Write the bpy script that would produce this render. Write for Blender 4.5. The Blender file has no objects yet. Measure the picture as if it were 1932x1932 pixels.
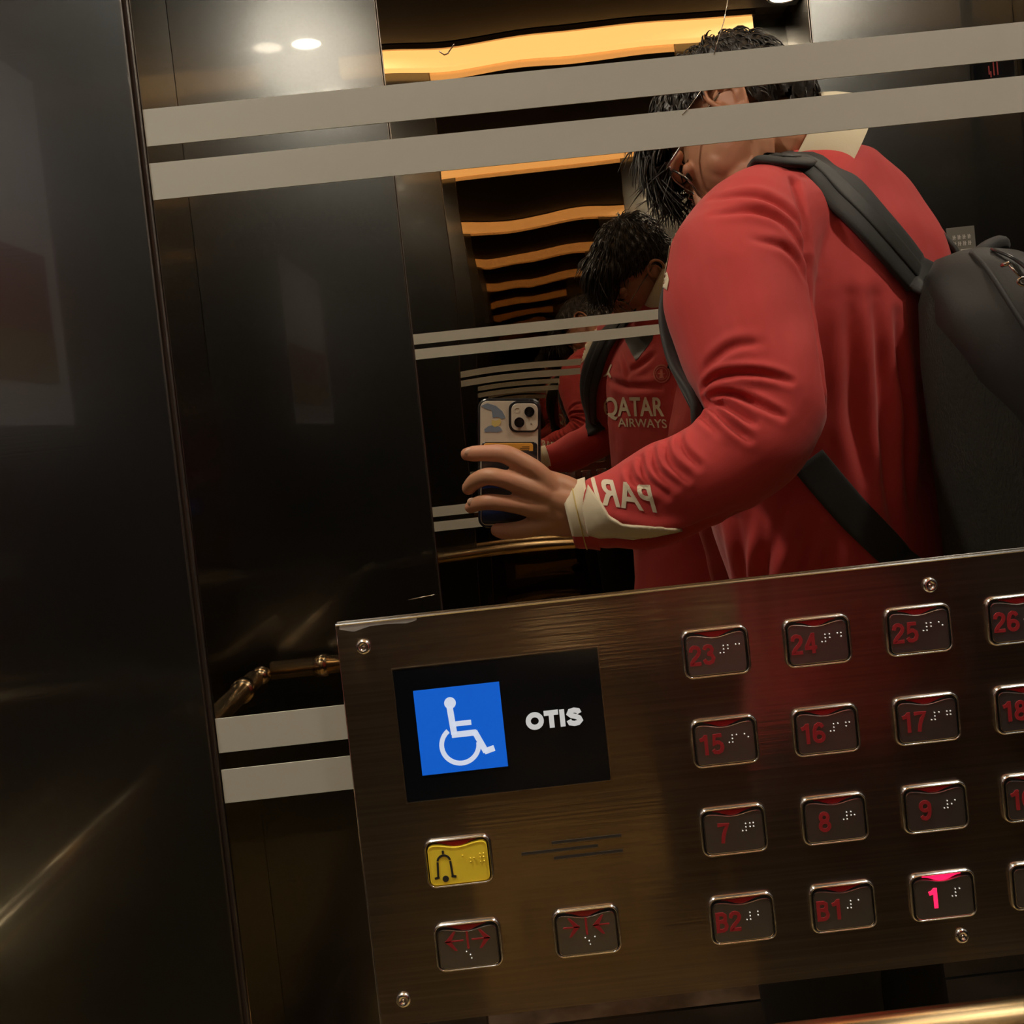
import bpy, bmesh, math, random
import numpy as np
from mathutils import Vector, Matrix
from mathutils.bvhtree import BVHTree
random.seed(7)
rng = np.random.default_rng(7)
PI = math.pi
sc = bpy.context.scene
COL = sc.collection

# ------------------------------------------------------------------ camera
H = 1.25            # height of the phone's lens above the car floor
DM = 0.537          # lens to mirror
CX, CY, F = 1018.985, 865.295, 1896.74
def cam_rot(yaw, pitch, roll):
    cy, sy, cp, sp, cr, sr = math.cos(yaw), math.sin(yaw), math.cos(pitch), math.sin(pitch), math.cos(roll), math.sin(roll)
    return (Matrix(((cy, -sy, 0), (sy, cy, 0), (0, 0, 1))) @ Matrix(((1, 0, 0), (0, cp, -sp), (0, sp, cp)))
            @ Matrix(((cr, 0, sr), (0, 1, 0), (-sr, 0, cr))))
M = cam_rot(math.radians(-0.95863), math.radians(-2.17509), math.radians(6.03249))
c_right, c_fwd, c_up = M.col[0].copy(), M.col[1].copy(), M.col[2].copy()
CAM = Vector((0, -DM, H))
cd = bpy.data.cameras.new('camera')
cam = bpy.data.objects.new('camera', cd)
COL.objects.link(cam)
rm = Matrix((c_right, c_up, -c_fwd)).transposed().to_4x4()
cam.matrix_world = Matrix.Translation(CAM) @ rm
cd.sensor_width = 36
cd.lens = 36 * F / 1932
cd.shift_x = (966 - CX) / 1932
cd.shift_y = (CY - 966) / 1932
cd.clip_start = 0.002
sc.camera = cam

# ------------------------------------------------------------------ world, light, exposure
w = bpy.data.worlds.new('world'); sc.world = w
w.use_nodes = True
w.node_tree.nodes['Background'].inputs[0].default_value = (0.02, 0.02, 0.022, 1)
w.node_tree.nodes['Background'].inputs[1].default_value = 0.3
sc.view_settings.view_transform = 'Standard'
sc.view_settings.look = 'None'
sc.view_settings.gamma = 1
sc.view_settings.exposure = 0.0
sc.cycles.glossy_bounces = 10
sc.cycles.max_bounces = 14
sc.cycles.diffuse_bounces = 3
sc.cycles.sample_clamp_indirect = 6
sc.cycles.blur_glossy = 0.3

COVE_E, SPOT_E = 4.4, 880.0     # luminance of the cove strips and of the downlights
XL, XR, D, ZC = -0.562, 0.9945, 1.345, 2.457      # the car's inside
XC = (XL + XR) / 2

# ------------------------------------------------------------------ geometry between photo and place
def ray(px, py):
    v = M @ Vector(((px - CX) / F, 1.0, -(py - CY) / F))
    return v
def real(px, py, L):
    """the real point whose image in the mirror (y = 0) shows at px, py, L metres of depth behind the lens plane"""
    v = ray(px, py); v = v / v.y * L
    return Vector((v.x, -(L - DM), H + v.z))
def plane_pt(px, py, y=0.0):
    v = ray(px, py); v = v / v.y * (y + DM)
    return Vector((v.x, y, H + v.z))

# ------------------------------------------------------------------ materials
def mat(name, base=(.5, .5, .5), rough=.5, metal=0., coat=0., coat_rough=.05, emit=None, es=0., bump=None, var=None, spec=.5, sheen=0., aniso=0., sss=0.):
    m = bpy.data.materials.new(name); m.use_nodes = True
    nt = m.node_tree; b = nt.nodes['Principled BSDF']
    b.inputs['Base Color'].default_value = (*base, 1)
    b.inputs['Roughness'].default_value = rough
    b.inputs['Metallic'].default_value = metal
    b.inputs['Coat Weight'].default_value = coat
    b.inputs['Coat Roughness'].default_value = coat_rough
    b.inputs['Specular IOR Level'].default_value = spec
    b.inputs['Sheen Weight'].default_value = sheen
    b.inputs['Anisotropic'].default_value = aniso
    if sss:
        b.inputs['Subsurface Weight'].default_value = sss
        b.inputs['Subsurface Radius'].default_value = (.012, .005, .003)
        b.inputs['Subsurface Scale'].default_value = .5
    if emit:
        b.inputs['Emission Color'].default_value = (*emit, 1)
        b.inputs['Emission Strength'].default_value = es
    tc = nt.nodes.new('ShaderNodeTexCoord')
    def noise(scale, stretch, detail=3, rough_=.55):
        mp = nt.nodes.new('ShaderNodeMapping'); mp.inputs['Scale'].default_value = stretch
        nt.links.new(tc.outputs['Object'], mp.inputs[0])
        n = nt.nodes.new('ShaderNodeTexNoise'); n.inputs['Scale'].default_value = scale
        n.inputs['Detail'].default_value = detail; n.inputs['Roughness'].default_value = rough_
        nt.links.new(mp.outputs[0], n.inputs['Vector']); return n
    if bump:                                   # (scale, stretch, strength, distance)
        n = noise(bump[0], bump[1], bump[4] if len(bump) > 4 else 3)
        bp = nt.nodes.new('ShaderNodeBump'); bp.inputs['Strength'].default_value = bump[2]
        bp.inputs['Distance'].default_value = bump[3]
        nt.links.new(n.outputs[0], bp.inputs['Height'])
        nt.links.new(bp.outputs[0], b.inputs['Normal'])
    if var:                                    # (scale, stretch, other colour, low, high)
        n = noise(var[0], var[1])
        r = nt.nodes.new('ShaderNodeValToRGB')
        r.color_ramp.elements[0].position = var[3]; r.color_ramp.elements[1].position = var[4]
        r.color_ramp.elements[0].color = (*base, 1); r.color_ramp.elements[1].color = (*var[2], 1)
        nt.links.new(n.outputs[0], r.inputs[0]); nt.links.new(r.outputs[0], b.inputs['Base Color'])
    return m

M_mirror = mat('tinted_mirror', (.54, .485, .42), .0, 1.)
M_mirror_b = mat('tinted_mirror_wavy', (.54, .48, .41), .0, 1., bump=(2.6, (1, 1, .55), .75, .006, 1))
M_steel_dark = mat('dark_bronze_steel', (.132, .137, .136), .25, 1., coat=.8, coat_rough=.03, bump=(300, (.02, .02, 3), .05, .0004))
M_wall_left = mat('polished_dark_steel', (.42, .42, .41), .07, 1.)
M_trim = mat('trim_metal', (.42, .38, .34), .25, 1.)
M_gap = mat('joint_rubber', (.05, .035, .03), .6)
M_stripe = mat('frosted_band', (.425, .405, .325), .55, 0, spec=.4, var=(6, (1, 1, 1), (.40, .38, .305), .3, .7))
M_ceiling = mat('ceiling_metal', (.03, .028, .025), .6, .0)
M_cove = mat('cove_light', (1, .8, .5), .5, emit=(1.0, .58, .21), es=COVE_E)
M_spot = mat('downlight_glow', (1, 1, 1), .5, emit=(1.0, .98, .90), es=SPOT_E)
M_spot_dim = mat('dimmed_downlight_glow', (1, 1, 1), .5, emit=(1.0, .98, .90), es=SPOT_E * .2)  # no wear: rear lamps turned down so the person's front stays darker
M_chrome = mat('chrome', (.88, .86, .84), .17, 1.)
M_brass = mat('rail_brass', (1.0, .74, .42), .24, 1.)
M_rail_joint = mat('rail_joint', (.55, .42, .26), .2, 1.)

def brushed_panel():
    m = mat('brushed_panel_steel', (.42, .34, .26), .05, 1., coat=.0, bump=(90, (.06, 1, 9), .12, .0004, 2))
    nt = m.node_tree
    out = nt.nodes['Material Output']; a = nt.nodes['Principled BSDF']
    g = nt.nodes.new('ShaderNodeBsdfAnisotropic'); g.inputs['Color'].default_value = (.40, .325, .25, 1)
    g.inputs['Roughness'].default_value = .30
    tc = nt.nodes.new('ShaderNodeTexCoord'); mp = nt.nodes.new('ShaderNodeMapping'); mp.inputs['Scale'].default_value = (.05, 1, 4)
    n = nt.nodes.new('ShaderNodeTexNoise'); n.inputs['Scale'].default_value = 140; n.inputs['Detail'].default_value = 4
    nt.links.new(tc.outputs['Object'], mp.inputs[0]); nt.links.new(mp.outputs[0], n.inputs['Vector'])
    r = nt.nodes.new('ShaderNodeMapRange'); r.inputs['From Min'].default_value = .3; r.inputs['From Max'].default_value = .7
    r.inputs['To Min'].default_value = .42; r.inputs['To Max'].default_value = .60
    nt.links.new(n.outputs[0], r.inputs[0])
    mx = nt.nodes.new('ShaderNodeMixShader')
    nt.links.new(r.outputs[0], mx.inputs[0]); nt.links.new(a.outputs[0], mx.inputs[1]); nt.links.new(g.outputs[0], mx.inputs[2])
    nt.links.new(mx.outputs[0], out.inputs[0])
    return m
M_panel = brushed_panel()
M_face = mat('button_face', (.34, .33, .32), .34, 1., bump=(200, (.05, 1, 6), .1, .0003))
M_face_y = mat('button_yellow', (.88, .64, .04), .4)
M_redlens = mat('red_lens', (.30, .012, .012), .25, coat=.6)
M_rednum = mat('red_numeral', (.27, .016, .018), .4)
M_lit = mat('lit_red', (1, .05, .1), .5, emit=(1.0, .005, .075), es=1.6)
M_braille = mat('braille_pin', (.9, .9, .88), .3, emit=None)
M_braille_y = mat('braille_yellow', (.80, .58, .06), .35)
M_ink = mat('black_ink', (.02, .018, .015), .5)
M_screen = mat('screen_glass', (.004, .005, .007), .12, coat=.3)
M_blue = mat('screen_blue', (.0, .01, .03), .4, emit=(.003, .095, .53), es=1.0)
M_white_e = mat('screen_white', (.1, .1, .1), .5, emit=(.55, .60, .72), es=1.0)
M_otis = mat('screen_lettering', (.1, .1, .1), .5, emit=(.50, .49, .47), es=.95)
M_slot = mat('slot_edge', (.45, .38, .30), .25, 1.)
M_dark = mat('dark_recess', (.02, .015, .01), .6)
M_skin = mat('skin', (.50, .255, .145), .5, sss=.12, bump=(160, (1, 1, 1), .08, .0006), var=(18, (1, 1, 1), (.56, .24, .15), .35, .75))
M_lip = mat('lip', (.45, .17, .13), .45)
M_nail = mat('fingernail', (.62, .38, .27), .28)
M_hair = mat('black_hair', (.022, .018, .016), .42, bump=(60, (1, 1, 1), .6, .004), spec=.6)
M_red = mat('red_jersey', (.50, .036, .036), .78, sheen=.12, bump=(700, (1, 1, 1), .12, .0004))
M_cream = mat('cream_knit', (.72, .64, .47), .75, sheen=.2, bump=(500, (1, 1, 1), .15, .0005))
M_print = mat('cream_print', (.78, .70, .54), .5)
M_crest = mat('crest_print', (.58, .16, .13), .5)
M_trouser = mat('black_trousers', (.012, .012, .014), .85)
M_shoe = mat('shoe', (.03, .03, .032), .5)
M_sole = mat('shoe_sole', (.6, .58, .54), .6)
M_bag = mat('black_nylon', (.014, .014, .014), .6, sheen=.06, bump=(300, (1, 1, 1), .3, .0008))
M_mesh = mat('black_mesh_fabric', (.013, .012, .009), .8, bump=(420, (1, 1, .4), .9, .002))
M_strap = mat('strap_webbing', (.017, .017, .018), .7, sheen=.08, bump=(260, (1, 1, 1), .3, .0006))
M_glassesf = mat('spectacle_frame', (.45, .45, .46), .2, 1.)
M_case = mat('phone_case', (.02, .02, .022), .2, coat=.7)
M_phone = mat('phone_back', (.62, .54, .44), .3)
M_lensblk = mat('camera_glass', (.004, .004, .006), .08)
M_flash = mat('flash_lens', (.55, .5, .42), .3)
M_card = mat('orange_card', (.75, .36, .05), .45)
M_stick_b = mat('sticker_blue', (.20, .25, .33), .5)
M_stick_y = mat('sticker_yellow', (.62, .48, .16), .5)
M_floor = mat('brown_marble', (.16, .105, .075), .22, coat=.2, var=(9, (1, 1, 1), (.38, .28, .22), .45, .68))
M_carpet = mat('golden_carpet', (.46, .30, .095), .95, bump=(500, (1, 1, 1), .5, .002), var=(7, (1, 1, 1), (.40, .26, .085), .4, .6))
M_carpet_d = mat('dark_carpet_pattern', (.05, .038, .02), .95, bump=(500, (1, 1, 1), .5, .002))
M_paper = mat('poster_paper', (.8, .8, .84), .5)
M_poster_r = mat('poster_red', (.30, .05, .05), .5)
M_poster_y = mat('poster_yellow', (.30, .20, .04), .5)
M_notice = mat('grey_notice', (.16, .15, .13), .5)
M_noticew = mat('notice_white', (.65, .62, .58), .5)
M_led = mat('led_red', (.22, .02, .02), .5, emit=(1, .10, .10), es=.05)

# ------------------------------------------------------------------ mesh helpers
def link(name, me, parent=None, m=None, smooth=True):
    o = bpy.data.objects.new(name, me); COL.objects.link(o)
    if m: me.materials.append(m)
    if smooth and len(me.polygons): me.polygons.foreach_set('use_smooth', [True] * len(me.polygons))
    if parent:
        o.parent = parent
        o.matrix_parent_inverse = Matrix.Translation(-Vector(parent.location))
    return o
def link_bm(name, bm, parent=None, m=None, smooth=True):
    me = bpy.data.meshes.new(name); bm.to_mesh(me); bm.free()
    return link(name, me, parent, m, smooth)
def tag(o, label=None, cat=None, group=None, kind=None):
    if label: o['label'] = label
    if cat: o['category'] = cat
    if group: o['group'] = group
    if kind: o['kind'] = kind
    return o
def empty(name, loc, label, cat, group=None):
    o = bpy.data.objects.new(name, None); COL.objects.link(o); o.location = loc; o.empty_display_size = .05
    return tag(o, label, cat, group)
def box(bm, x0, x1, y0, y1, z0, z1, bev=0.0, seg=2):
    vs = [bm.verts.new(p) for p in ((x0, y0, z0), (x1, y0, z0), (x1, y1, z0), (x0, y1, z0), (x0, y0, z1), (x1, y0, z1), (x1, y1, z1), (x0, y1, z1))]
    fs = [bm.faces.new([vs[i] for i in q]) for q in ((3, 2, 1, 0), (4, 5, 6, 7), (0, 1, 5, 4), (1, 2, 6, 5), (2, 3, 7, 6), (3, 0, 4, 7))]
    if bev:
        es = {e for f in fs for e in f.edges}
        bmesh.ops.bevel(bm, geom=list(es), offset=bev, segments=seg, profile=.5, affect='EDGES')
def box_obj(name, b, m, parent=None, bev=0.0, smooth=False):
    bm = bmesh.new(); box(bm, *b, bev=bev); return link_bm(name, bm, parent, m, smooth)
def rrect(cx, cz, w, h, r, n=5):
    pts = []
    for sx, sz, a0 in ((1, 1, 0), (-1, 1, 90), (-1, -1, 180), (1, -1, 270)):
        for k in range(n + 1):
            a = math.radians(a0 + 90 * k / n)
            pts.append((cx + sx * (w / 2 - r) + r * math.cos(a), cz + sz * (h / 2 - r) + r * math.sin(a)))
    return pts
def prism(bm, pts, y0, y1, cap_back=False):
    """pts: xz outline, counter-clockwise seen from -y; front at y0 (smaller y)"""
    a = [bm.verts.new((x, y0, z)) for x, z in pts]; b = [bm.verts.new((x, y1, z)) for x, z in pts]
    n = len(pts)
    bm.faces.new(a)
    if cap_back: bm.faces.new(b[::-1])
    for i in range(n): bm.faces.new((a[i], b[i], b[(i + 1) % n], a[(i + 1) % n]))
def ring_loft(bm, loops, close=True):
    """loops: list of lists of 3D points with equal counts"""
    vv = [[bm.verts.new(p) for p in lp] for lp in loops]
    n = len(loops[0])
    for a, b in zip(vv[:-1], vv[1:]):
        for i in range(n):
            j = (i + 1) % n
            if not close and j == 0: continue
            bm.faces.new((a[i], a[j], b[j], b[i]))
    return vv
def tube(bm, pts, r, n=10, cap=True):
    pts = [Vector(p) for p in pts]; rs = r if isinstance(r, (list, tuple)) else [r] * len(pts)
    loops = []; up = None
    for i, p in enumerate(pts):
        t = (pts[min(i + 1, len(pts) - 1)] - pts[max(i - 1, 0)]).normalized()
        if up is None:
            up = Vector((0, 0, 1)) if abs(t.z) < .9 else Vector((1, 0, 0))
        s = t.cross(up).normalized(); up = s.cross(t).normalized()
        loops.append([p + rs[i] * (math.cos(2 * PI * k / n) * s + math.sin(2 * PI * k / n) * up) for k in range(n)])
    vv = ring_loft(bm, loops)
    if cap: bm.faces.new(vv[0][::-1]); bm.faces.new(vv[-1])
def smooth_path(pts, n=8):
    P = [Vector(p) for p in pts]; out = []
    Q = [P[0] * 2 - P[1]] + P + [P[-1] * 2 - P[-2]]
    for i in range(1, len(Q) - 2):
        a, b, c, d = Q[i - 1], Q[i], Q[i + 1], Q[i + 2]
        for k in range(n):
            t = k / n
            out.append(.5 * ((2 * b) + (c - a) * t + (2 * a - 5 * b + 4 * c - d) * t * t + (3 * b - a - 3 * c + d) * t ** 3))
    out.append(P[-1]); return out
def ellipsoid(bm, c, r, rot=None, u=24, v=16):
    mtx = Matrix.Translation(Vector(c)) @ (rot.to_4x4() if rot is not None else Matrix.Identity(4)) @ Matrix.Diagonal((*r, 1))
    bmesh.ops.create_uvsphere(bm, u_segments=u, v_segments=v, radius=1, matrix=mtx)
def disk(bm, c, r, y0, y1, n=20):
    prism(bm, [(c[0] + r * math.cos(2 * PI * k / n), c[1] + r * math.sin(2 * PI * k / n)) for k in range(n)], y0, y1)
def fuse(bm, voxel, iters=6, fac=.5):
    """boolean-union by voxel remesh, then smoothed: one continuous surface"""
    me = bpy.data.meshes.new('tmp'); bm.to_mesh(me); bm.free()
    o = bpy.data.objects.new('tmp', me); COL.objects.link(o)
    r = o.modifiers.new('r', 'REMESH'); r.mode = 'VOXEL'; r.voxel_size = voxel; r.adaptivity = 0
    s = o.modifiers.new('s', 'SMOOTH'); s.factor = fac; s.iterations = iters
    dg = bpy.context.evaluated_depsgraph_get(); dg.update()
    out = bpy.data.meshes.new_from_object(o.evaluated_get(dg))
    bpy.data.objects.remove(o); bpy.data.meshes.remove(me)
    return out
def _ell(cx, cy, rx, ry, n=22): return [(cx + rx * math.cos(2 * PI * k / n), cy + ry * math.sin(2 * PI * k / n)) for k in range(n + 1)]
_six = [[(.49, .76), (.42, .88), (.29, .92), (.17, .84), (.10, .64), (.085, .42), (.085, .32)], _ell(.295, .295, .21, .215)]
GLYPH = {'0': [_ell(.3, .5, .22, .42)], '1': [[(.10, .75), (.26, .80), (.36, .92)], [(.38, 1), (.38, 0)]],
 '2': [[(.09, .68), (.12, .83), (.21, .905), (.32, .915), (.44, .86), (.50, .74), (.47, .60), (.38, .47), (.20, .29), (.10, .14), (.09, .085), (.54, .085)]],
 '3': [[(.09, .75), (.15, .87), (.28, .915), (.41, .87), (.47, .74), (.42, .61), (.27, .545)], [(.22, .545), (.42, .49), (.51, .31), (.44, .14), (.28, .08), (.14, .12), (.07, .27)]],
 '4': [[(.42, 0), (.42, 1)], [(.41, .93), (.08, .32)], [(.01, .28), (.58, .28)]],
 '5': [[(.51, .91), (.17, .91), (.12, .50), (.24, .58), (.37, .575), (.48, .48), (.51, .32), (.45, .15), (.30, .08), (.15, .11), (.08, .24)]],
 '6': _six, '7': [[(.04, .91), (.53, .91), (.38, .62), (.28, .32), (.24, 0)]], '8': [_ell(.3, .715, .175, .195), _ell(.3, .285, .215, .21)],
 '9': [[(.6 - x, 1 - y) for x, y in p] for p in _six],
 'B': [[(.09, 0), (.09, 1)], [(.09, .91), (.34, .91), (.45, .83), (.45, .64), (.34, .545), (.09, .545)], [(.30, .545), (.44, .49), (.50, .31), (.45, .16), (.34, .09), (.09, .09)]],
 'O': [_ell(.42, .5, .30, .37)], 'T': [[(.0, .88), (.66, .88)], [(.33, .9), (.33, 0)]], 'I': [[(.13, 1), (.13, 0)]],
 'S': [[(.60, .68), (.55, .83), (.38, .885), (.20, .84), (.14, .70), (.24, .58), (.44, .50), (.58, .40), (.62, .27), (.52, .14), (.34, .10), (.16, .16), (.10, .33)]]}
ADV = {'O': .86, 'T': .70, 'I': .32, 'S': .7, 'B': .62, '1': .60}
def glyph_obj(name, s, x, z, w, h, y, m, parent, t=.17, depth=.0004):
    """bold grotesque lettering cut as thick strokes, standing on the xz plane and facing -y"""
    tot = sum(ADV.get(c, .64) for c in s); k = w / tot; bm = bmesh.new(); cx = x; lay = 0
    for c in s:
        for pl in GLYPH[c]:
            P = [Vector((cx + a * k, z + b * h)) for a, b in pl]
            closed = (P[0] - P[-1]).length < 1e-6; n = len(P); wd = t * h / 2; L = []; R = []
            for i, p in enumerate(P):
                a = P[i - 1] if i else (P[-2] if closed else p); b = P[i + 1] if i < n - 1 else (P[1] if closed else p)
                d0 = (p - a).normalized() if (p - a).length > 1e-9 else (b - p).normalized(); d1 = (b - p).normalized() if (b - p).length > 1e-9 else d0
                d = (d0 + d1).normalized(); nn = Vector((-d.y, d.x)); q = min(1.25, 1 / max(.3, nn.dot(Vector((-d0.y, d0.x)))))
                L.append(p + nn * wd * q); R.append(p - nn * wd * q)
            for i in range(n - 1):
                quad = [(v.x, v.y) for v in (R[i], R[i + 1], L[i + 1], L[i])]
                prism(bm, quad, y - depth - lay * .00001, y)
            lay += 1
        cx += ADV.get(c, .64) * k
    bmesh.ops.remove_doubles(bm, verts=bm.verts[:], dist=1e-7)
    return link_bm(name, bm, parent, m, False)
TXT = {}
def text_mesh(s, bold=0.0):
    """2D letters: (vertices, faces), left edge at x=0, baseline y=0, cap height 1"""
    key = (s, bold)
    if key in TXT: return TXT[key]
    def raw(t):
        c = bpy.data.curves.new('t', 'FONT'); c.body = t; c.size = 1; c.offset = bold; c.resolution_u = 4
        o = bpy.data.objects.new('t', c); COL.objects.link(o)
        dg = bpy.context.evaluated_depsgraph_get(); dg.update()
        me = bpy.data.meshes.new_from_object(o.evaluated_get(dg))
        v = np.array([x.co[:2] for x in me.vertices]); f = [tuple(p.vertices) for p in me.polygons]
        bpy.data.objects.remove(o); bpy.data.meshes.remove(me); return v, f
    v, f = raw(s); hv, _ = raw('H')
    h0, h1 = hv[:, 1].min(), hv[:, 1].max()
    v = v - np.array([v[:, 0].min(), h0]); v = v / (h1 - h0)
    TXT[key] = (v, f); return v, f
def text_obj(name, s, x, z, w, h, y, m, parent=None, bold=.02, depth=.0004):
    """letters standing on the xz plane facing -y: left x, baseline z, width w, cap height h"""
    v, f = text_mesh(s, bold)
    sx = w / v[:, 0].max()
    bm = bmesh.new()
    vs = [bm.verts.new((x + a * sx, y, z + b * h)) for a, b in v]
    fs = []
    for q in f:
        try: fs.append(bm.faces.new([vs[i] for i in q]))
        except ValueError: pass
    bmesh.ops.recalc_face_normals(bm, faces=fs)
    if fs and sum(q.normal.y * q.calc_area() for q in fs) > 0: bmesh.ops.reverse_faces(bm, faces=fs)
    r = bmesh.ops.extrude_face_region(bm, geom=fs)
    bmesh.ops.translate(bm, vec=(0, -depth, 0), verts=[g for g in r['geom'] if isinstance(g, bmesh.types.BMVert)])
    return link_bm(name, bm, parent, m, False)

# ================================================================== THE CAR: walls, floor, ceiling
MX0, MX1 = -0.1795, 0.6125          # mirror panel, left and right edge
STRIPES = [(.1642, .1834), (.1362, .1553), (-.1594, -.1408), (-.1868, -.1687)]
def facing_wall(side):
    """front: surface at y=0 facing -y; back: surface at y=-D facing +y"""
    s = 1 if side == 'front' else -1
    y = 0.0 if side == 'front' else -D
    def yy(a, b): return (y + s * a, y + s * b) if s > 0 else (y + s * b, y + s * a)
    y0, y1 = yy(.006, .03)
    wall = tag(box_obj('wall_' + side, (XL - .03, XR + .03, y0, y1, 0, ZC), M_dark), 'wall of the lift car holding dark steel sheets and the tinted mirror, ' + side + ' side', None, None, 'structure')
    def sheet(x0, x1, m, nm):
        a, b = yy(0, .006)
        return box_obj(nm, (x0, x1, a, b, .10, ZC - .02), m, wall, bev=.0008)
    mir = sheet(MX0, MX1, M_mirror if side == 'front' else M_mirror_b, 'mirror_panel')
    sheet(XL, MX0 - .0042, M_steel_dark, 'steel_sheet'); sheet(MX1 + .0042, XR, M_steel_dark, 'steel_sheet')
    for x in (MX0 - .0042, MX1):
        a, b = yy(.002, .006)
        box_obj('joint_gap', (x, x + .0042, a, b, .10, ZC - .02), M_gap, wall)
        for xx in (x, x + .0034):
            a, b = yy(-.0012, .004)
            box_obj('joint_lip', (xx, xx + .0008, a, b, .10, ZC - .02), M_trim, wall)
    for z0, z1 in STRIPES:
        a, b = yy(-.0004, .0002)
        box_obj('frosted_stripe', (MX0 + (.0006 if s > 0 else 0), MX1, a, b, H + z0, H + z1), M_stripe, mir)
    if s > 0:
        for pts in ([(1374, -4), (1366, 40), (1352, 85), (1347, 103)], [(1322, 172), (1300, 203), (1287, 217)], [(845, 100), (856, 84), (857, 83)], [(828, 96), (838, 103), (846, 100)], [(770, 1132), (800, 1126), (820, 1122)]):
            bm = bmesh.new(); tube(bm, [plane_pt(px, py, -.0004) for px, py in pts], .00022, 5); link_bm('scratch', bm, mir, M_slot)
    a, b = yy(-.004, .006)
    box_obj('kick_plate', (XL, XR, a, b, 0, .10), M_steel_dark, wall, bev=.001)
    return wall
facing_wall('front'); facing_wall('back')
wl = tag(box_obj('wall_left', (XL - .03, XL, -D - .03, .03, 0, ZC), M_wall_left), 'dark bronze steel side wall of the lift car carrying the framed poster', None, None, 'structure')
wr = tag(box_obj('wall_right', (XR, XR + .03, -D - .03, .03, 0, ZC), M_steel_dark), 'dark bronze steel side wall of the lift car holding the sliding doors', None, None, 'structure')
dr = tag(box_obj('door_1', (XR - .012, XR + .002, -D + .18, -D / 2 - .0015, .01, 2.1), M_steel_dark, bev=.001), 'sliding lift door leaf of dark steel', None, None, 'structure')
dr2 = tag(box_obj('door_2', (XR - .012, XR + .002, -D / 2 + .0015, -.18, .01, 2.1), M_steel_dark, bev=.001), 'sliding lift door leaf of dark steel near the mirror', None, None, 'structure')
fl = tag(box_obj('floor', (XL - .03, XR + .03, -D - .03, .03, -.03, 0), M_floor), 'brown marble floor of the lift car', None, None, 'structure')
ce = tag(box_obj('ceiling', (XL - .03, XR + .03, -D - .03, .03, ZC, ZC + .03), M_ceiling), 'bronze ceiling of the lift car', None, None, 'structure')
# dropped ceiling tray between the coves
box_obj('ceiling_tray', (XL + .001, XR - .001, -D + .13, -.13, ZC - .03, ZC - .001), M_ceiling, ce, bev=.003)

# cove strips: luminous boxes high on the front and back wall
for s, yb in (('front', -.035), ('back', -D + .035)):
    t = empty('cove_light', (XC, yb, H + 1.155), 'warm yellow light strip running under the ceiling along the ' + ('wall with the button panel' if s == 'front' else 'wall behind the person'), 'light', 'ceiling cove lights')
    x0, x1 = XC - .655, XC + .655
    box_obj('light_strip', (x0, x1, yb - .022, yb + .022, H + 1.127, H + 1.183), M_cove, t, bev=.004)
    box_obj('strip_housing', (x0 - .01, x1 + .01, yb - .03, yb + .03, H + 1.183, H + 1.2), M_trim, t, bev=.002)
for i, (x, y) in enumerate(((-.505, -.215), (.935, -.215), (-.505, -D + .215), (.935, -D + .215))):
    t = empty('downlight', (x, y, ZC - .03), 'small round white downlight in the ceiling ' + ('corner above the dark steel beside the mirror', 'corner above the doors near the mirror', 'corner behind the person above the poster', 'corner behind the person above the doors')[i], 'light', 'corner downlights')
    bm = bmesh.new(); bmesh.ops.create_cone(bm, cap_ends=True, segments=32, radius1=.042, radius2=.042, depth=.002, matrix=Matrix.Translation((x, y, ZC - .0335)))
    link_bm('glowing_disc', bm, t, M_spot if i < 2 else M_spot_dim, False)
    bm = bmesh.new()
    ring_loft(bm, [[(x + r * math.cos(a), y + r * math.sin(a), z) for a in [2 * PI * k / 32 for k in range(32)]] for r, z in ((.043, ZC - .031), (.043, ZC - .037), (.052, ZC - .036), (.054, ZC - .030))])
    link_bm('bezel', bm, t, M_chrome)

# carpet mat with a round emblem
t = empty('floor_mat', (XC, -.6, 0), 'golden brown carpet mat with a dark round emblem on the lift floor', 'mat')
box_obj('carpet', (XL + .1, XR - .1, -1.12, -.03, 0.0, .009), M_carpet, t, bev=.003)
bm = bmesh.new(); ex, ey = .14, -.74
for r0, r1 in ((.25, .275), (.205, .213)):
    n = 64
    ring_loft(bm, [[(ex + r * math.cos(2 * PI * k / n), ey + r * math.sin(2 * PI * k / n), z) for k in range(n)] for r, z in ((r0, .008), (r0, .0105), (r1, .0105), (r1, .008))])
def flat(bm, pts, z0=.008, z1=.0105):
    a = [bm.verts.new((x, y, z1)) for x, y in pts]; b = [bm.verts.new((x, y, z0)) for x, y in pts]
    bm.faces.new(a); n = len(pts)
    for i in range(n): bm.faces.new((a[i], b[i], b[(i + 1) % n], a[(i + 1) % n]))
flat(bm, [(ex - .19, ey + .03), (ex + .19, ey + .03), (ex + .19, ey + .055), (ex - .19, ey + .055)])
flat(bm, [(ex + .04, ey + .03), (ex + .075, ey - .17), (ex + .11, ey + .03)])
flat(bm, [(ex - .10, ey + .06), (ex + .02, ey + .17), (ex + .03, ey + .06)])
link_bm('round_emblem', bm, t, M_carpet_d, False)

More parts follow.
